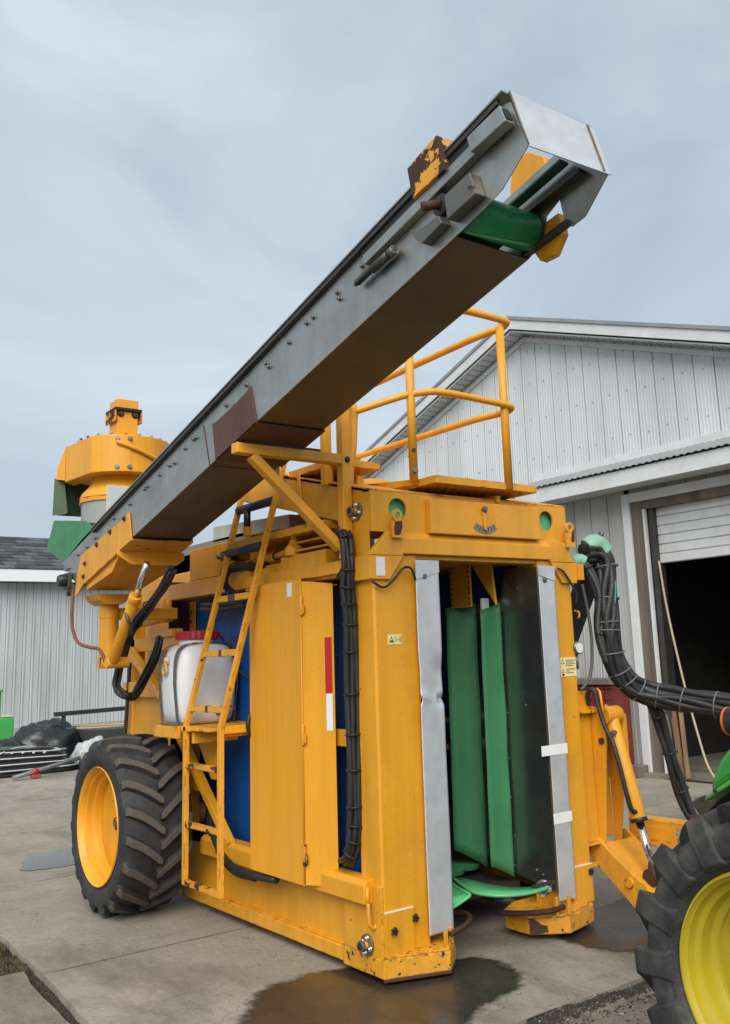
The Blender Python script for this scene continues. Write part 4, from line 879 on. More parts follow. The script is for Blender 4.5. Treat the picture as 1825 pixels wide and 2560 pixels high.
# green chute at the low end
b_ = MB(); b_.add([(NX, *cv(-2.26, .30)), (NX, *cv(-2.93, .29)), (NX - .02, *cv(-3.22, .50)), (NX - .02, *cv(-3.03, .66)), (NX, *cv(-2.42, .42)), (FX, *cv(-2.26, .30)), (FX, *cv(-2.93, .29)), (FX + .02, *cv(-3.22, .50)), (FX + .02, *cv(-3.03, .66)), (FX, *cv(-2.42, .42))], [(0, 1, 2, 3, 4), (5, 9, 8, 7, 6), (1, 6, 7, 2), (2, 7, 8, 3)])
P('green_chute', b_, GREEN, 0).modifiers.new('thick', 'SOLIDIFY').thickness = .005

# ---- cleaning fan on the tower behind the conveyor
FC = (.10, 3.88)
def fan_pt(a): return Vector((math.cos(a), math.sin(a), 0))
fz0, fz1 = 3.205, 3.53
# spiral casing in plan, with outlet pointing to the rear left
fp = [(FC[0] + .405 * math.cos(math.radians(a)), FC[1] + .405 * math.sin(math.radians(a))) for a in range(-150, 136, 8)] + [(-.17, 4.36), (-.30, 4.20)]
fan = P('fan_casing', MB().prism(fp, 2, fz0, fz1), YELB, .008)
P('outlet_hood', MB().add([(-.17, 4.36, fz1), (-.30, 4.20, fz1), (-.20, 4.44, fz1 - .16), (-.335, 4.28, fz1 - .16), (-.21, 4.46, fz0 + .04), (-.345, 4.30, fz0 + .04), (-.17, 4.36, fz0 + .02), (-.30, 4.20, fz0 + .02)], [(0, 1, 3, 2), (2, 3, 5, 4), (1, 7, 5, 3), (0, 2, 4, 6)]), YELB, 0, fan)
P('green_flap', MB().add([(-.358, 4.30, 3.257), (-.275, 4.285, 3.235), (-.24, 4.28, 2.955), (-.255, 4.28, 2.94), (-.364, 4.30, 2.92)], [(0, 1, 2, 3, 4)]), mat('faded_green_rubber', (.085, .135, .085), .6, var=.1), 0, fan).modifiers.new('thick', 'SOLIDIFY').thickness = .006
P('green_flap', MB().add([(-.32, 4.34, 3.24), (-.02, 4.34, 3.24), (-.05, 4.34, 2.93), (-.31, 4.34, 2.93)], [(0, 1, 2, 3)]), mat('shaded_green_rubber', (.003, .035, .014), .6), 0, fan).modifiers.new('thick', 'SOLIDIFY').thickness = .006  # shade inside the outlet put into this flap's dark green
P('casing_strap', MB().prism([(FC[0] + .412 * math.cos(math.radians(a)), FC[1] + .412 * math.sin(math.radians(a))) for a in (-118, -110, -102)] + [(FC[0] + .406 * math.cos(math.radians(a)), FC[1] + .406 * math.sin(math.radians(a))) for a in (-102, -110, -118)], 2, fz0 + .004, fz1 - .004), YELB, .001, fan)
P('casing_rib', MB().tube([(FC[0] + .420 * math.cos(math.radians(a)), FC[1] + .420 * math.sin(math.radians(a)), fz1 - .07 - .001 * (a + 118) * 2.6) for a in range(-118, -20, 6)], .02, 6), YELB, 0, fan)
for a in (-117, -103):
    for z in (fz0 + .04, fz1 - .04):
        b_ = MB(); n_ = fan_pt(math.radians(a)); bolt(b_, Vector((FC[0], FC[1], z)) + n_ * .413, n_, .014, .014); P('bolt', b_, BOLT, 0, fan)
P('fan_neck', MB().lathe([(3.02, .358), (3.06, .34), (3.13, .28), (3.165, .262), (3.207, .258)], (*FC, 0), 2, 40), YELB, 0, fan)
P('neck_ring', MB().lathe([(2.98, .350), (2.98, .362), (3.03, .360), (3.03, .350)], (*FC, 0), 2, 12, sm=False), YEL, 0, fan)
P('fan_base', MB().lathe([(2.45, .325), (3.01, .349)], (*FC, 0), 2, 12, sm=False), mat('grey_green_sheet', (.34, .36, .335), .5, .2, var=.06), 0, fan)
P('inspection_panel', B(-.175, .22, 3.495, 3.51, 2.80, 3.078), mat('pale_panel', (.50, .53, .53), .45, var=.05), .004, fan)
mh = P('motor_housing', B(.005, .195, 3.785, 3.975, fz1, 3.81), YELB, .006, fan)
P('motor_top', B(.003, .197, 3.783, 3.977, 3.838, 3.92), YELB, .006, fan); P('motor_flange', B(-.022, .222, 3.758, 4.002, 3.812, 3.836), DARK, .002, fan)
P('motor_lip', B(-.024, -.012, 3.76, 4.0, 3.71, 3.811), YELC, .002, fan); P('motor_lip', B(.212, .224, 3.76, 4.0, 3.71, 3.811), YELC, .002, fan)
for x, y in ((.035, 3.784), (.165, 3.784)):
    b_ = MB(); bolt(b_, (x, y, 3.785), (0, -1, 0), .022, .02); P('bolt', b_, RUST, 0, fan)
b_ = MB()
for k in range(20):
    n_ = fan_pt(k * PI / 10); b_.cyl(Vector((FC[0], FC[1], fz1)) + n_ * .375, Vector((FC[0], FC[1], fz1 + .016)) + n_ * .375, .012, 6)
P('casing_bolt', b_, BOLT, 0, fan)

# ---- rear frame
P('rear_post', B(-.02, .07, 3.22, 3.36, 1.05, 2.1), YEL, .004); P('rear_post', B(.16, .22, 2.95, 3.4, .6, 2.2), YEL, .004)
P('rear_post', B(.16, .24, 2.64, 2.90, .9, 2.05), YEL, .004); fr_ = P('drilled_post', B(.160, .166, 2.505, 2.635, .9, 2.05), YEL, .002)
hb = MB()
for k in range(14): hb.cyl((.1592, 2.575, 1.0 + k * .075), (.161, 2.575, 1.0 + k * .075), .014, 10)
P('drilled_hole', hb, INK, 0, fr_)
P('rear_beam', B(-.02, .06, 2.4, 3.3, 1.70, 1.80), YEL, .004); P('rear_beam', B(-.05, .04, 2.45, 2.85, 1.795, 1.85), YEL, .004); P('rear_beam', B(-.06, .05, 2.3, 3.35, 1.36, 1.47), YEL, .004)
P('rear_brace', MB().beam((-.06, 3.22, 1.72), (-.09, 2.5, 1.37), .05, .06, (1, 0, 0)), YEL, .004)
P('rear_plate', B(.0, .04, 2.45, 3.25, .70, 1.36), YEL, .003); P('steer_ram', MB().cyl((-.04, 3.0, 1.93), (-.04, 2.52, 1.955), .045, 18).cyl((-.04, 2.60, 1.95), (-.04, 2.49, 1.957), .052, 18), YEL, .003)
P('ram_lug', MB().cyl((-.04, 2.55, 1.95), (-.04, 2.55, 2.07), .03, 14), YEL, 0)
P('black_stay', MB().beam((-.055, 3.30, .95), (-.055, 3.22, 1.62), .025, .025), STEELD, .002)
P('rear_housing', B(.22, 1.45, 2.75, 3.7, 1.0, 2.3), YEL, .01); P('fan_tower', B(.34, 1.2, 3.6, 4.25, 1.2, 2.45), YEL, .01); P('rear_deck', B(.3, 1.5, 2.6, 4.2, 2.3, 2.46), YEL, .01)
P('axle', MB().cyl((-.40, 2.4, .565), (1.9, 2.4, .565), .07, 16), YEL, 0); P('axle_leg', B(-.02, .10, 2.28, 2.52, .5, 1.1), YEL, .005)
# diagonal stay behind the ladder
P('diagonal_stay', MB().beam((-.03, 1.56, .47), (-.06, 2.30, 1.14), .05, .055, (1, 0, 0)), YEL, .004)
P('leg_plate', MB().prism([(1.9, .75), (2.30, 1.15), (2.62, 1.15), (2.35, .75)], 0, -.02, .0), YEL, .003)
hosep([(.02, 1.95, .62), (-.03, 1.80, .50), (-.06, 1.62, .41), (-.085, 1.40, .365), (-.09, 1.15, .36), (-.08, .9, .37)], .022); hosep([(.02, 1.98, .58), (-.02, 1.82, .46), (-.05, 1.62, .375), (-.075, 1.40, .335), (-.08, 1.15, .34)], .018)
loop = [(.03, 1.18, 2.20), (-.02, 1.30, 2.195), (-.06, 1.46, 2.20), (-.075, 1.56, 2.175), (-.07, 1.58, 2.10), (-.05, 1.50, 2.03), (-.02, 1.38, 1.97)]
for k in range(3): hosep([Vector(p) + Vector((.01 * k, .014 * math.cos(k * 2), .014 * math.sin(k * 2))) for p in loop], .013)
for i in range(1, 6): P('cable_tie', MB().tube([Vector(loop[i]) + Vector((.03 * math.cos(t), .0, .03 * math.sin(t))) for t in [2 * PI * q / 12 for q in range(12)]], .004, 5, closed=True), BLACKP, 0)
P('hose_bank', MB().tube(smooth([(.03, 2.1, 2.0), (.03, 1.8, 1.985), (.03, 1.4, 1.975), (.03, 1.1, 1.97)], 4), .022, 8).tube(smooth([(.02, 2.1, 1.97), (.02, 1.8, 1.95), (.02, 1.4, 1.955), (.02, 1.1, 1.94)], 4), .018, 8), BLACK, 0)
# valve cluster by the ladder
vb = P('valve_block', B(.0, .14, 1.60, 1.78, 2.27, 2.34), YELC, .006)
for k in range(3): P('valve_fitting', MB().cyl((-.04, 1.62 + k * .06, 2.30), (.0, 1.62 + k * .06, 2.30), .018, 8), BOLT, .002, vb)
P('rubber_buffer', MB().cyl((-.05, 1.45, 2.31), (-.02, 1.68, 2.29), .026, 12), BLACK, 0)

# ---- ladder
LX, LY0, LY1 = -.30, 1.172, 1.69
LTX, LTZ, LDY = -.035, 2.80, -.325
def lk(z): return 0 if z <= 1.215 else (z - 1.215) / (LTZ - 1.215)
def lx(z): return LX + (LTX - LX) * lk(z)
def ly(y, z): return y + LDY * lk(z)
def lrail(y0, top): return MB().box(LX, LX + .03, y0, y0 + .038, .262, 1.215).beam((LX + .015, y0 + .019, 1.208), (lx(top) + .015, ly(y0 + .019, top), top), .03, .038, (0, 1, 0))
lad = P('ladder', lrail(LY0, 2.83), YELW, .003)
P('ladder_rail', lrail(LY1 - .038, 2.72), YELW, .003, lad)
for z in (.283, .625, .975): P('rung', B(LX + .001, LX + .029, LY0 + .0385, LY1 - .0385, z - .022, z + .012), YELC if z < 1 else YELW, .003, lad)
for z in (1.325, 1.66, 2.0):
    x = lx(z); r = P('rung', B(x + .002, x + .028, ly(LY0 + .03, z), ly(LY1 - .03, z), z - .028, z + .012), YELW, .003, lad)
    P('grip_tape', B(x - .0005, x + .0285, ly(1.40, z), ly(1.435 if z < 1.9 else 1.49, z), z - .030, z + .013), mat('grey_grip', (.07, .065, .055), .8), 0, r)
for z in (2.29, 2.565): P('rubber_rung', MB().cyl((lx(z) + .012, ly(LY0 + .03, z), z), (lx(z) + .012, ly(LY1 - .03, z), z), .028, 14), BLACK, 0, lad)
P('strap_hanger', MB().cyl((lx(2.56), ly(1.52, 2.56), 2.54), (lx(2.56), ly(1.52, 2.56), 2.44), .022, 12), BLACK, 0, lad)
P('strap_end', B(lx(2.56) - .02, lx(2.56) + .02, ly(1.50, 2.56), ly(1.54, 2.56), 2.38, 2.44), YELC, .003, lad)
# side platform carrying the tank
pf = P('tank_platform', MB().box(-.30, .16, 1.60, 2.06, 1.175, 1.205), YEL, .003)
P('platform_edge', B(-.335, -.30, 1.72, 2.07, 1.13, 1.205), YELW, .004, pf); P('platform_edge', B(-.268, .045, LY0, LY0 + .03, 1.175, 1.222), YEL, .004, pf)
P('platform_edge', B(-.268, .045, 1.60, 1.63, 1.10, 1.174), YEL, .004, pf); P('platform_edge', B(-.268, .045, 1.205, 1.24, 1.155, 1.195), YEL, .004, pf)
P('platform_slat', MB().box(-.29, .0, 1.50, 1.60, 1.18, 1.20).box(-.29, .0, 1.35, 1.42, 1.18, 1.20), YEL, .003, pf); P('platform_board', B(-.33, -.20, 1.78, 1.98, 1.206, 1.222), TIMB, .003, pf)
P('platform_bracket', MB().prism([(1.72, 1.13), (2.06, 1.13), (2.02, 1.10), (1.80, .85), (1.74, .85)], 0, -.05, -.03), YEL, .003, pf)

# ---- drive wheel
def tyre_mesh(b, c, W, R, rr, lug_h, nl, sgn, lug_w=.05, wrap=.06, out=.65):
    """tyre round an X axis at c; lugs as raised bars; slot 0 rubber, slot 1 lug top"""
    hw = W / 2
    prof = [(-hw * .80, rr), (-hw * .92, rr + .02), (-hw * .955, rr + .030), (-hw * .950, rr + .040), (-hw * 1.0, rr + (R - rr) * .30), (-hw * 1.04, rr + (R - rr) * .52), (-hw * 1.0, rr + (R - rr) * .76), (-hw * .92, R - .028), (-hw * .80, R - .012), (-hw * .4, R - .003), (0, R)]
    prof = prof + [(-a, r) for a, r in prof[-2::-1]]
    b.lathe(prof, c, 0, 72, 0, True, False)
    def surf(s):
        """s: 0 centre .. 1 tread edge .. >1 down the shoulder -> (w, r, nw, nr)"""
        if s <= 1: w = hw * .86 * s; r = R - .022 * s * s; return w, r, .10 * s + out * max(0, s - .75) * 4, 1
        q = s - 1; w = hw * (.86 + .15 * min(1, q * 1.6)); r = R - .022 - q * wrap * 2.2; return w, r, min(1, .3 + q * 1.2), max(0, 1 - q)
    for side in (-1, 1):
        for k in range(nl):
            th0 = 2 * PI * (k + (.5 if side > 0 else 0)) / nl; N = 12; rows = []
            for i in range(N + 1):
                s = -.06 + (1.42 + .06) * i / N; w, r, nw, nr = surf(abs(s)); w = w if s >= 0 else -w
                th = th0 + sgn * (.36 * max(0, min(s, 1.0)) ** .85 * (.75 if R > .5 else 1)) 
                fade = 1 if s < 1.15 else max(.25, 1 - (s - 1.15) * 2.6)
                hh = lug_h * fade; lw = lug_w * (1 if i else .7) / r; skew = .35
                row = []
                for (dt, h) in ((-lw * .62, -.004), (-lw * .42, hh), (lw * .42, hh), (lw * .62, -.004)):
                    ww = side * (w + nw * h * (1 if s > 0 else 0)); rad = r + nr * h; t = th + dt
                    row.append((c[0] + ww, c[1] - rad * math.cos(t), c[2] + rad * math.sin(t)))
                rows.append(row)
            vs = [p for row in rows for p in row]; o = len(b.v); b.add(vs, [])
            for i in range(N):
                for j in range(3): b.f.append((o + i * 4 + j, o + i * 4 + j + 1, o + i * 4 + j + 5, o + i * 4 + j + 4)); b.m.append(1 if (j == 1 and i < 10) else 0); b.s.append(False)
            for e in (0, N): b.f.append(tuple(o + e * 4 + q for q in range(4))); b.m.append(0); b.s.append(False)
    return b
WC = (-.355, 2.40, .562)
wh = P('wheel', MB().lathe([(-.05, .0), (-.05, .05), (-.075, .07), (-.085, .20), (-.092, .285), (-.08, .312)], WC, 0, 64), YEL, 0)
P('rim', MB().lathe([(.06, .31), (-.08, .309), (-.115, .314), (-.130, .318), (-.140, .333), (-.178, .338), (-.186, .352), (-.212, .358), (-.222, .368), (-.230, .374), (-.222, .378), (-.20, .357), (.06, .335)], WC, 0, 96, sm=True, caps=False), YEL, 0, wh)
P('hub', MB().lathe([(-.10, 0), (-.10, .04), (-.06, .05), (-.05, .07)], (WC[0] - .0, WC[1], WC[2]), 0, 20), YELC, 0, wh)
P('tyre', tyre_mesh(MB(), WC, .46, .532, .355, .040, 19, 1, .060), [RUBBER, LUGTOP], .005, wh)

# ---- hitch and lift linkage on the far column
lf = P('lift_frame', MB().box(1.55, 1.68, .03, .13, .44, 1.33), YEL, .005)
P('frame_tab', B(1.55, 1.74, .0, .15, .425, .4395), YELW, .003, lf); P('frame_tab', B(1.55, 1.70, -.02, .14, 1.20, 1.215), YELW, .003, lf); P('frame_tab', B(1.55, 1.70, .02, .15, .30, .315), YELW, .003, lf)
P('ram_bracket', MB().prism([(.05, 1.24), (-.02, 1.23), (-.055, 1.12), (-.075, 1.04), (-.012, .43), (.065, .42), (.055, 1.10)], 0, 1.685, 1.70), YEL, .004, lf)
P('ram_bracket', MB().prism([(.05, 1.24), (-.05, 1.20), (-.085, 1.0), (-.05, .72), (.0, .41), (.05, .41)], 0, 1.84, 1.855), YEL, .004, lf)
P('rear_plate', B(1.70, 1.84, .05, .065, .45, 1.22), YEL, .004, lf); P('side_box', B(1.86, 1.90, -.075, .03, .72, 1.18), YEL, .005, lf)
P('pivot_pin', MB().cyl((1.675, -.045, 1.03), (1.685, -.045, 1.03), .020, 16), RUST, 0, lf); P('pivot_pin', MB().cyl((1.64, .09, .415), (1.72, .09, .415), .04, 18), YELC, .003, lf)
rm = P('hitch_ram', MB().cyl((1.77, -.06, 1.16), (1.77, -.215, .575), .047, 22), YEL, .003); P('ram_seal', MB().cyl((1.77, -.212, .585), (1.77, -.218, .562), .051, 22), BLACKP, .002, rm)
P('ram_rod', MB().cyl((1.77, -.218, .562), (1.77, -.285, .30), .026, 18), CHROME, 0, rm); P('ram_eye', MB().cyl((1.72, -.295, .265), (1.82, -.295, .265), .05, 18), RUST, .003, rm)
P('ram_top', MB().cyl((1.70, -.055, 1.18), (1.84, -.055, 1.18), .055, 20), YEL, .003, rm)
P('ram_port', MB().cyl((1.735, -.11, 1.08), (1.70, -.125, 1.08), .016, 10), BOLT, 0, rm)
hosep([(1.66, .02, 1.25), (1.64, .0, 1.32), (1.65, -.04, 1.34), (1.655, -.06, 1.25), (1.66, -.10, 1.12), (1.665, -.15, 1.02), (1.665, -.19, .88), (1.68, -.215, .72), (1.70, -.225, .64), (1.75, -.222, .62)], .015)
arm = P('lower_arm', MB().prism([(.12, .46), (.05, .47), (-.10, .36), (-.38, .19), (-.46, .06), (-.30, .04), (.05, .30), (.13, .38)], 0, 1.66, 1.69), YELW, .004)
P('arm_web', MB().prism([(.0, .43), (-.10, .35), (-.36, .185), (-.36, .165), (-.10, .33), (.0, .41)], 0, 1.69, 1.95), YELW, .003, arm); P('arm_plate', MB().prism([(.12, .46), (.05, .47), (-.10, .36), (-.38, .19), (-.46, .06), (-.30, .04), (.05, .30), (.13, .38)], 0, 1.95, 1.97), YELW, .004, arm)
P('arm_pin', MB().cyl((1.645, -.20, .235), (1.665, -.20, .235), .03, 14), YELC, .003, arm)
db = P('drawbar', MB().box(2.0, 2.12, -.62, .06, .50, .535).box(2.0, 2.12, -.62, .06, .38, .415).box(2.0, 2.012, -.3, .06, .415, .50), YELW, .003)
P('drawbar_pin', MB().cyl((2.06, -.40, .33), (2.06, -.40, .58), .03, 14).cyl((2.06, -.40, .42), (2.06, -.40, .50), .07, 16), RUST, 0, db)
P('latch', MB().tube([(1.68, -.04, 1.345), (1.66, -.08, 1.33), (1.655, -.10, 1.20)], .008, 6), YELW, 0, lf)
# black tarp-like hose guard, gauge and light bracket on the far head bracket
P('hose_guard', MB().prism([(1.80, 2.12), (1.92, 2.12), (1.91, 1.98), (1.69, 1.645), (1.655, 1.58), (1.648, 1.80), (1.656, 1.85)], 1, .09, .15), mat('black_rubber_sheet', (.008, .008, .009), .6), .003)
gq = P('pressure_gauge', MB().lathe([(-.03, 0), (-.03, .035), (-.025, .04), (.01, .04)], (1.56, .0, 1.60), 1, 24), BOLT, 0); P('gauge_face', MB().cyl((1.56, -.0295, 1.60), (1.56, -.031, 1.60), .032, 20), WHITE, 0, gq)
P('gauge_pipe', MB().cyl((1.56, .0, 1.56), (1.56, .0, 1.47), .010, 8), BOLT, 0, gq)
hosep([(1.66, .0, 2.0), (1.70, .0, 1.8), (1.71, .0, 1.6), (1.67, .0, 1.42), (1.59, .01, 1.34)], .010, 8, mat('grey_hose', (.09, .085, .075), .6))
P('light_bracket', B(1.575, 1.62, -.06, .12, 2.02, 2.12), YELC, .003); P('hose_arm', MB().beam((1.58, .06, 2.09), (1.86, .06, 2.14), .06, .05), YELC, .004)
P('hook', MB().tube(smooth([(1.55, -.02, 1.83), (1.575, -.03, 1.82), (1.58, -.03, 1.795), (1.565, -.03, 1.785)], 4), .006, 6), YELC, 0)
# cable loop at the header by the near loom
hosep([(-.04, .10, 2.16), (-.06, .14, 2.10), (-.07, .2, 2.05), (-.07, .22, 2.03), (-.06, .16, 2.04), (-.05, .10, 2.07)], .006)

# ================================================================== WHITE TANK
tk_ = thing('plastic_tank', (-.12, 1.85, 1.206), 'white plastic tank with red screw lid and grey straps on the ladder platform', 'tank')
def superbox(c, hx, hy, z0, z1, rings, m, name, parent, n=48, e=5.0):
    b = MB(); vs = []
    for (t, k) in rings:
        for q in range(n):
            a = 2 * PI * q / n; ca, sa = math.cos(a), math.sin(a)
            r = (abs(ca) ** e + abs(sa) ** e) ** (-1 / e); vs.append((c[0] + hx * k * r * ca, c[1] + hy * k * r * sa, z0 + (z1 - z0) * t))
    nr = len(rings); b.add(vs, [(i * n + q, i * n + (q + 1) % n, (i + 1) * n + (q + 1) % n, (i + 1) * n + q) for i in range(nr - 1) for q in range(n)], 0, True)
    b.add(vs[:n], [tuple(range(n))]); b.add(vs[-n:], [tuple(range(n))]); return b.build(name, m, parent)
TC = (-.095, 1.895)
superbox(TC, .222, .185, 1.207, 1.725, [(0, .70), (.015, .80), (.05, .89), (.15, .955), (.3, .99), (.5, 1.01), (.68, .99), (.82, .94), (.90, .88), (.95, .80), (.985, .66), (1.0, .5)], WHITEP, 'tank_body', tk_, 64, 3.6)
NC = (-.105, 1.90)
MB().lathe([(1.69, .125), (1.76, .122), (1.765, .0)], (*NC, 0), 2, 40).build('tank_neck', WHITEP, tk_)
lid = MB(); lid.lathe([(1.752, .136), (1.756, .142), (1.80, .142), (1.808, .132), (1.810, 0)], (*NC, 0), 2, 48)
for q in range(24):
    a = 2 * PI * q / 24; lid.beam((NC[0] + .142 * math.cos(a), NC[1] + .142 * math.sin(a), 1.755), (NC[0] + .142 * math.cos(a), NC[1] + .142 * math.sin(a), 1.803), .010, .010)
lid.build('screw_lid', REDP, tk_)
def strap(y, name, w=.035):
    b = MB(); pr = []
    for k in range(33):
        a = PI * k / 32; ca, sa = math.cos(a), math.sin(a); r = (abs(ca) ** 4.5 + abs(sa) ** 4.5) ** (-1 / 4.5); pr.append((TC[0] - .226 * r * ca, 1.47 + .262 * r * sa))
    pr = [(TC[0] - .20, 1.21)] + pr + [(TC[0] + .20, 1.21)]
    vs = [(p[0], y + d, p[1]) for p in pr for d in (-w / 2, w / 2)]; b.add(vs, [(2 * i, 2 * i + 1, 2 * i + 3, 2 * i + 2) for i in range(len(pr) - 1)], 0, False)
    o = b.build(name, mat('grey_strap', (.10, .105, .10), .7), tk_); o.modifiers.new('thick', 'SOLIDIFY').thickness = .003
strap(1.785, 'strap'); strap(2.02, 'strap')
hn = MB(); hn.tube([(TC[0] - .240, 1.905 + .032 * math.cos(t) * (1.1 if math.sin(t) < 0 else .9), 1.565 + .034 * math.sin(t)) for t in [2 * PI * q / 18 for q in range(18)]], .008, 8, closed=True); hn.box(TC[0] - .236, TC[0] - .215, 1.885, 1.925, 1.60, 1.62); hn.build('handle', mat('tan_plastic', (.55, .35, .13), .5), tk_)
MB().cyl((TC[0] - .240, 1.905, 1.625), (TC[0] - .21, 1.905, 1.625), .016, 14).build('handle_boss', mat('pale_plastic', (.65, .58, .48), .5), tk_)
tp = MB().cyl((TC[0] + .06, 1.72, 1.29), (TC[0] + .05, 1.62, 1.295), .018, 14).build('tap', WHITEP, tk_)
MB().box(TC[0] + .045, TC[0] + .065, 1.595, 1.62, 1.27, 1.335).beam((TC[0] + .055, 1.61, 1.335), (TC[0] + .11, 1.60, 1.30), .018, .012).build('tap_lever', REDP, tp); MB().cyl((TC[0] + .06, 1.735, 1.28), (TC[0] + .055, 1.70, 1.285), .026, 14).build('tap_nut', REDP, tp)
MB().tube(smooth([(NC[0] + .13, NC[1] - .02, 1.80), (NC[0] + .17, NC[1] - .05, 1.74), (NC[0] + .19, NC[1] - .1, 1.6), (.14, 1.68, 1.5), (.15, 1.55, 1.44), (.155, 1.4, 1.38)], 5), .006, 6).build('suction_hose', RUST, tk_)

# ================================================================== HOSE LOOMS
def loom(name, path, n, R, r, label, ties, m=BLACK, tie=None, twist=1.2, extra=None, start=0):
    t = thing(name, path[0], label, 'hoses'); pts = smooth(path, 8)
    tn = [(pts[min(i + 1, len(pts) - 1)] - pts[max(i - 1, 0)]).normalized() for i in range(len(pts))]
    u = tn[0].cross(Vector((0, 1, 0.01))).normalized(); F = []
    for q in tn: u = (u - q * u.dot(q)).normalized(); F.append((u.copy(), q.cross(u)))
    for k in range(n):
        a0 = 2 * PI * k / n + (.4 * random.random()); rad = R * (1 if k % 4 else .45); P_ = []
        for i, p in enumerate(pts):
            a = a0 + twist * i / len(pts) + .25 * math.sin(i * .33 + k * 2.1); q = rad * (1 + .07 * math.sin(i * .21 + k * 1.3)); P_.append(p + F[i][0] * q * math.cos(a) + F[i][1] * q * math.sin(a))
        MB().tube(P_, r * random.uniform(.85, 1.1), 10).build('hose', m if not extra or k % 5 else extra, t)
    for ti in ties:
        i = int(ti * (len(pts) - 1)); tilt = random.uniform(-.25, .25)
        MB().tube([pts[i] + (F[i][0] * math.cos(a) + F[i][1] * math.sin(a)) * (R + r * .9) + tn[i] * tilt * R * math.cos(a) for a in [2 * PI * q / 20 for q in range(20)]], .0052, 6, closed=True).build('cable_tie', tie or BLACKP, t)
    return t
TIEG = mat('grey_cable_tie', (.13, .13, .135), .5)
main = [(1.74, .03, 2.20), (1.83, .0, 2.21), (1.87, -.03, 2.11), (1.83, -.05, 1.90), (1.80, -.06, 1.70), (1.83, -.07, 1.52), (1.90, -.10, 1.38), (2.0, -.17, 1.30), (2.10, -.33, 1.26), (2.20, -.58, 1.22), (2.26, -.85, 1.17), (2.28, -1.1, 1.08), (2.25, -1.4, .95)]
lm = loom('hose_loom', main, 13, .056, .0235, 'thick loom of black hydraulic hoses arching from the harvester to the tractor', [.17, .25, .32, .335, .40, .46, .51, .56, .62, .68, .74, .80, .86, .92], BLACK, TIEG, 1.3)
SLV = mat('mint_hose_sleeve', (.22, .43, .32), .6, var=.1)
MB().tube(smooth([(1.76, .02, 2.235), (1.80, .0, 2.262), (1.84, -.01, 2.25), (1.872, -.025, 2.20)], 5), .066, 20).build('sleeve', SLV, lm)
MB().cyl((1.83, -.03, 2.325), (1.85, -.035, 2.32), .02, 8).build('sleeve_clip', BOLT, lm)
MB().tube(smooth([(1.86, -.086, 2.10), (1.835, -.125, 1.98), (1.81, -.128, 1.86)], 4), .006, 5).build('green_stripe', mat('teal_stripe', (.03, .28, .22), .6), lm)
l2 = loom('hose_loom', [(1.60, .05, 2.10), (1.66, .03, 2.15), (1.72, -.01, 2.11), (1.765, -.04, 1.98), (1.765, -.05, 1.84), (1.74, -.055, 1.68), (1.77, -.07, 1.50)], 5, .024, .013, 'slim loom of grey hoses clipped to the yellow head bracket beside the thick loom', [.35, .6, .85], mat('grey_black_hose', (.05, .05, .05), .5, var=.2), BLACKP, .6)
MB().tube(smooth([(1.63, .04, 2.14), (1.67, .02, 2.155), (1.70, .0, 2.14)], 4), .042, 16).build('sleeve', SLV, l2)
loom('hose_loom', [(2.02, -.16, 1.28), (2.07, -.18, 1.18), (2.13, -.19, 1.0), (2.18, -.2, .80), (2.23, -.23, .60), (2.28, -.30, .46), (2.33, -.45, .36)], 4, .028, .021, 'thin hose branch hanging down behind the tractor wheel', [.2, .4, .6, .75, .9], BLACK, BLACKP, .5, mat('light_grey_hose', (.20, .215, .22), .5))
near = [(-.03, .26, 2.20), (-.045, .20, 2.265), (-.055, .16, 2.25), (-.055, .14, 2.10), (-.05, .15, 1.95), (-.03, .165, 1.80), (-.02, .18, 1.5), (-.015, .185, 1.1), (-.012, .19, .80), (-.015, .20, .66), (-.01, .25, .57), (.02, .34, .53)]
loom('hose_loom', near, 6, .027, .0155, 'black corrugated hose loom running down beside the near column', [.12, .2, .3, .36, .42, .47, .52, .57, .62, .67, .72, .77, .82, .88], BLACK, BLACKP, .5)

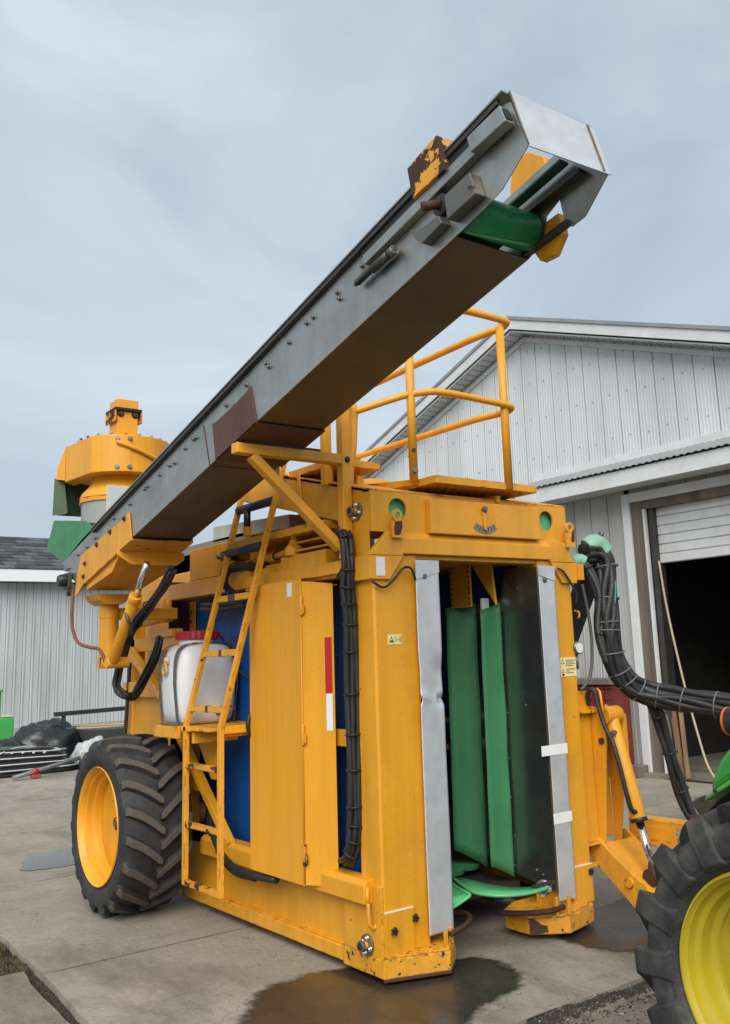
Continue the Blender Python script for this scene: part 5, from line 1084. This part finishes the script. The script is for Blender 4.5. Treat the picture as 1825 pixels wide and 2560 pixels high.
# ================================================================== TRACTOR
TR = thing('tractor', (.7, -2.4, -.05), 'green tractor with yellow wheel rim, cut off by the right edge', 'tractor')
GRT = mat('tractor_green', (.030, .235, .040), .25, coat=.5, var=.04)
YT = mat('tractor_yellow', (.40, .315, .014), .45, var=.07, vscale=5, dirt=.45, dcol=(.36, .27, .04), dscale=6)
TYD = mat('tractor_tyre_rubber', (.022, .023, .024), .75, var=.4, vscale=14, dirt=.85, dcol=(.12, .112, .098), dscale=5, bump=.25, bscale=50)
def tw(c, name='rear_wheel', flip=1):
    f = flip
    o = MB().lathe([(-.02 * f, 0), (-.02 * f, .10), (0.0 * f, .12), (.01 * f, .21), (-.015 * f, .275)], c, 0, 56).build(name, YT, TR)
    MB().lathe([(.0 * f, .27), (-.03 * f, .272), (-.036 * f, .276), (-.044 * f, .294), (-.052 * f, .297), (-.082 * f, .298), (-.090 * f, .301), (-.100 * f, .318), (-.108 * f, .321), (-.130 * f, .324), (-.142 * f, .335), (-.150 * f, .337), (-.15 * f, .343), (-.14 * f, .348), (-.10 * f, .335), (.12 * f, .33)], c, 0, 80, caps=False).build('rim', YT, o)
    tyre_mesh(MB(), c, .34, .500, .346, .060, 16, -1, .088, .115, .25).build('tyre', [TYD, TYD], o, .008)
    for k in range(6):
        a = k * PI / 3 + .3; b = MB(); bolt(b, (c[0] - .03 * f, c[1] + .085 * math.cos(a), c[2] + .085 * math.sin(a)), (-f, 0, 0), .016, .02); b.build('wheel_bolt', BOLT, o)
    for k in range(4):
        a = k * PI / 2 + .75; b = MB(); b.box(c[0] - .05 * f if f > 0 else c[0], c[0] if f > 0 else c[0] + .05, c[1] + .22 * math.cos(a) - .03, c[1] + .22 * math.cos(a) + .03, c[2] + .22 * math.sin(a) - .02, c[2] + .22 * math.sin(a) + .02); b.build('rim_lug', YT, o)
    MB().lathe([(-.09 * f, 0), (-.09 * f, .05), (-.02 * f, .06)], c, 0, 20).build('hub_cap', YT, o)
    return o
tw((.07, -2.22, .520)); tw((1.50, -2.22, .520), flip=-1)
MB().cyl((.1, -2.22, .535), (1.45, -2.22, .535), .09, 16).build('rear_axle', GRT, TR)
MB().box(.55, 1.0, -4.2, -1.95, .35, .85).build('chassis', GRT, TR, .02)
# fender over the near wheel, tail lamp
n = 22; cy, cz_ = -2.22, .535
fo = MB().prism([(-1.783, 1.022), (-1.808, 1.09), (-1.848, 1.158), (-1.905, 1.215), (-2.0, 1.262), (-2.3, 1.285), (-2.75, 1.2), (-2.75, 1.15), (-2.3, 1.19), (-2.0, 1.132), (-1.889, 1.086)], 0, .30, .72).build('fender', GRT, TR, .022)
MB().prism([(-1.772, .998), (-1.781, 1.021), (-1.889, 1.0855), (-2.0, 1.131), (-2.3, 1.189), (-2.3, 1.165), (-2.0, 1.108), (-1.889, 1.064)], 0, .285, .72).build('fender_trim', mat('bright_green_trim', (.07, .30, .045), .35), fo, .006)
ln = MB(); vs = []
for k in range(n + 1):
    a = math.radians(30 + 120 * k / n); vs += [(.30, cy + .625 * math.cos(a), cz_ + .61 * math.sin(a)), (.70, cy + .64 * math.cos(a), cz_ + .62 * math.sin(a))]
ln.add(vs, [(k * 2, k * 2 + 1, k * 2 + 3, k * 2 + 2) for k in range(n)], 0, True); ln.build('fender_liner', BLACKP, fo).modifiers.new('thick', 'SOLIDIFY').thickness = .006
for y, z in ((-1.83, 1.043), (-1.95, 1.10)): MB().cyl((.278, y, z), (.288, y, z), .007, 10).build('fender_bolt', BLACKP, fo)
tl = MB().lathe([(-.06, .0), (-.06, .04), (-.02, .052), (.03, .052), (.035, .045)], (.34, -1.92, 1.30), 1, 24).build('tail_lamp', BLACKP, TR)
MB().lathe([(.03, .054), (.04, .054), (.045, .047), (.04, .04)], (.34, -1.92, 1.30), 1, 24).build('lamp_ring', mat('orange_plastic', (.55, .11, .02), .4), tl)
MB().cyl((.34, -1.93, 1.2), (.34, -1.93, 1.26), .016, 10).build('lamp_stalk', RUST, tl)
# operator deck, seat and hood further right
MB().box(.35, 1.2, -3.0, -2.3, .85, .92).build('deck', BLACKP, TR, .02); MB().box(.55, 1.0, -2.7, -2.3, .95, 1.05).box(.55, 1.0, -2.36, -2.28, 1.05, 1.45).build('seat', BLACKP, TR, .03)
MB().prism([(-3.1, .85), (-3.1, 1.3), (-3.3, 1.36), (-4.3, 1.28), (-4.45, 1.15), (-4.45, .75)], 0, .52, 1.03).build('hood', GRT, TR, .04)
MB().box(.55, 1.0, -1.95, -1.80, .4, .75).box(.72, .83, -1.9, -1.35, .38, .44).build('hitch_plate', STEELD, TR, .006)

# ================================================================== CLUTTER BY THE FAR LEFT BARN
PLB = mat('black_plastic_film', (.018, .019, .021), .28, var=.3, vscale=8, bump=.8, bscale=7)
PLW = mat('white_film_edge', (.55, .56, .56), .4, var=.15, vscale=10)
CLR = mat('cloudy_wrap', (.42, .44, .45), .3, var=.3, vscale=12, bump=.6, bscale=10)
def lump(name, c, r, seed, m, label, cat, flat=.0, group=None, sq=2.0):
    b = MB(); nu, nv = 40, 20; vs = []
    for j in range(nv + 1):
        v = PI / 2 * (1 - j / nv)
        for i in range(nu):
            u = 2 * PI * i / nu; d = Vector((math.cos(u) * math.cos(v), math.sin(u) * math.cos(v), math.sin(v)))
            k = 1 + .16 * mnoise.noise(d * 2.2 + Vector((seed, 0, 0))) + .10 * abs(mnoise.noise(d * 5 + Vector((seed, 4, 0)))) + .05 * abs(mnoise.noise(d * 12 + Vector((seed, 9, 2))))
            vs.append((c[0] + d.x * r[0] * k, c[1] + d.y * r[1] * k, c[2] + max(0, d.z) ** (1 / sq * 1.4) * r[2] * k))
    b.add(vs, [(j * nu + i, j * nu + (i + 1) % nu, (j + 1) * nu + (i + 1) % nu, (j + 1) * nu + i) for j in range(nv) for i in range(nu)], 0, True)
    return tag(b.build(name, m), label, cat, group)
lump('plastic_bag', (2.55, 13.6, .0), (.72, .5, .66), 1, PLB, 'big crumpled black plastic heap behind the striped bundle', 'bag')
lump('plastic_bag', (1.65, 13.2, .0), (.55, .4, .42), 5, PLB, 'low black plastic bag left of the big black heap', 'bag')
# folded bundle of black sheet with white edges
bd = thing('sheet_bundle', (1.7, 11.75, 0), 'folded bundle of black plastic sheet with white striped edges', 'bundle')
for k in range(9):
    z = .02 + k * .038; sh = .05 * math.sin(k * 1.3)
    def ring(o_, x_): return x_
    pts = []
    for q in range(36):
        a = 2 * PI * q / 36; ca, sa = math.cos(a), math.sin(a); r = (abs(ca) ** 3 + abs(sa) ** 3) ** (-1 / 3); pts.append((1.62 + sh + (.86 - k * .045) * r * ca, 11.85 + (.42 - k * .012) * r * sa))
    b = MB(); vs = [(p[0], p[1], z + h + (.05 * k / 8 * math.cos((p[0] - 1.2) * 1.5) + .012 * mnoise.noise(Vector((p[0] * 4, p[1] * 4, k))))) for h in (0, .034) for p in pts]
    b.add(vs, [tuple(range(36))[::-1], tuple(range(36, 72))] + [(i, (i + 1) % 36, 36 + (i + 1) % 36, 36 + i) for i in range(36)]); b.build('sheet_layer', PLB if k % 3 else PLB, bd)
    if k % 2: MB().tube([(p[0] * 1.0 + (p[0] - 1.62) * .004, p[1], z + .03 + .05 * k / 8 * math.cos((p[0] - 1.2) * 1.5)) for p in pts], .010, 5, closed=True).build('white_edge', PLW, bd)
for k in range(5): MB().tube(smooth([(1.2 + k * .16, 11.5, .36 - .01 * k), (1.5 + k * .16, 11.75, .405 - .02 * k), (1.9 + k * .12, 12.1, .38 - .02 * k)], 5), .014, 5).build('white_edge', PLW, bd)
lump('wrapped_bundle', (2.78, 11.9, 0), (.34, .34, .42), 8, CLR, 'bundle in cloudy clear wrap right beside the wheel', 'bundle')
wr = lump('wrapped_bundle', (2.62, 11.5, 0), (.22, .22, .22), 12, PLB, 'small dark wrapped roll in front of the cloudy wrapped bundle', 'bundle')
pp = thing('pipe', (1.6, 11.0, 0), 'grey pipe with a red clamp lying on the concrete before the striped bundle', 'pipe')
MB().cyl((1.22, 10.85, .05), (2.35, 11.35, .20), .032, 14).build('tube', mat('grey_pvc', (.17, .18, .19), .5, var=.1), pp); b = MB().cyl((1.52, 10.98, .09), (1.60, 11.015, .10), .05, 14).box(1.50, 1.64, 10.90, 10.98, .02, .06).build('clamp', mat('red_clamp', (.38, .05, .03), .5), pp)
sb = thing('steel_rail', (3.1, 13.4, 0), 'long dark steel rail propped above the black heap by the far barn', 'rail')
MB().beam((2.55, 13.3, .80), (4.1, 13.3, .83), .09, .075).build('bar', mat('dark_blue_steel', (.028, .034, .038), .45, .3), sb, .004); MB().beam((2.75, 13.35, 0), (2.72, 13.32, .77), .06, .06).build('stand', STEELD, sb); MB().beam((3.95, 13.35, 0), (3.95, 13.32, .79), .06, .06).build('stand', STEELD, sb)
fm = thing('tray', (3.4, 13.0, 0), 'low dark tray with pale wooden rim between the heap and the wheel', 'tray')
MB().tube([(3.35 + .52 * math.cos(t), 12.9 + .30 * math.sin(t), .56) for t in [2 * PI * q / 40 for q in range(40)]], .016, 6, closed=True).build('rim', mat('pale_wood', (.42, .31, .19), .7), fm); MB().lathe([(.1, .30), (.53, .50)], (3.35, 12.9, 0), 2, 30).build('tray_body', mat('dark_grey_tray', (.06, .065, .065), .6), fm)
gb = thing('storage_bin', (2.2, 17, 0), 'bright green plastic bin by the far barn at the left edge', 'bin')
GB = mat('bin_green', (.045, .33, .075), .45, var=.06, dirt=.3)
MB().prism([(1.6, .05), (2.60, .05), (2.62, .55), (2.50, .62), (2.50, 1.16), (1.5, 1.16)], 1, 16.5, 17.4).build('bin_body', GB, gb, .03); MB().box(2.45, 2.75, 16.45, 16.9, .03, .66).build('bin_step', GB, gb, .03); MB().box(1.45, 2.52, 16.45, 17.45, 1.16, 1.22).build('bin_rim', GB, gb, .02)
MB().box(2.50, 2.70, 16.44, 16.5, .665, .70).build('bin_latch', mat('pale_yellow', (.6, .5, .25), .5), gb, .01)
b = MB(); b.box(.9, 1.25, 5.9, 6.0, 0, .09); tag(b.build('wood_scrap', mat('raw_wood', (.42, .25, .15), .8, var=.2), bevel=.005), 'small pale wood scrap lying just left of the big wheel', 'wood')
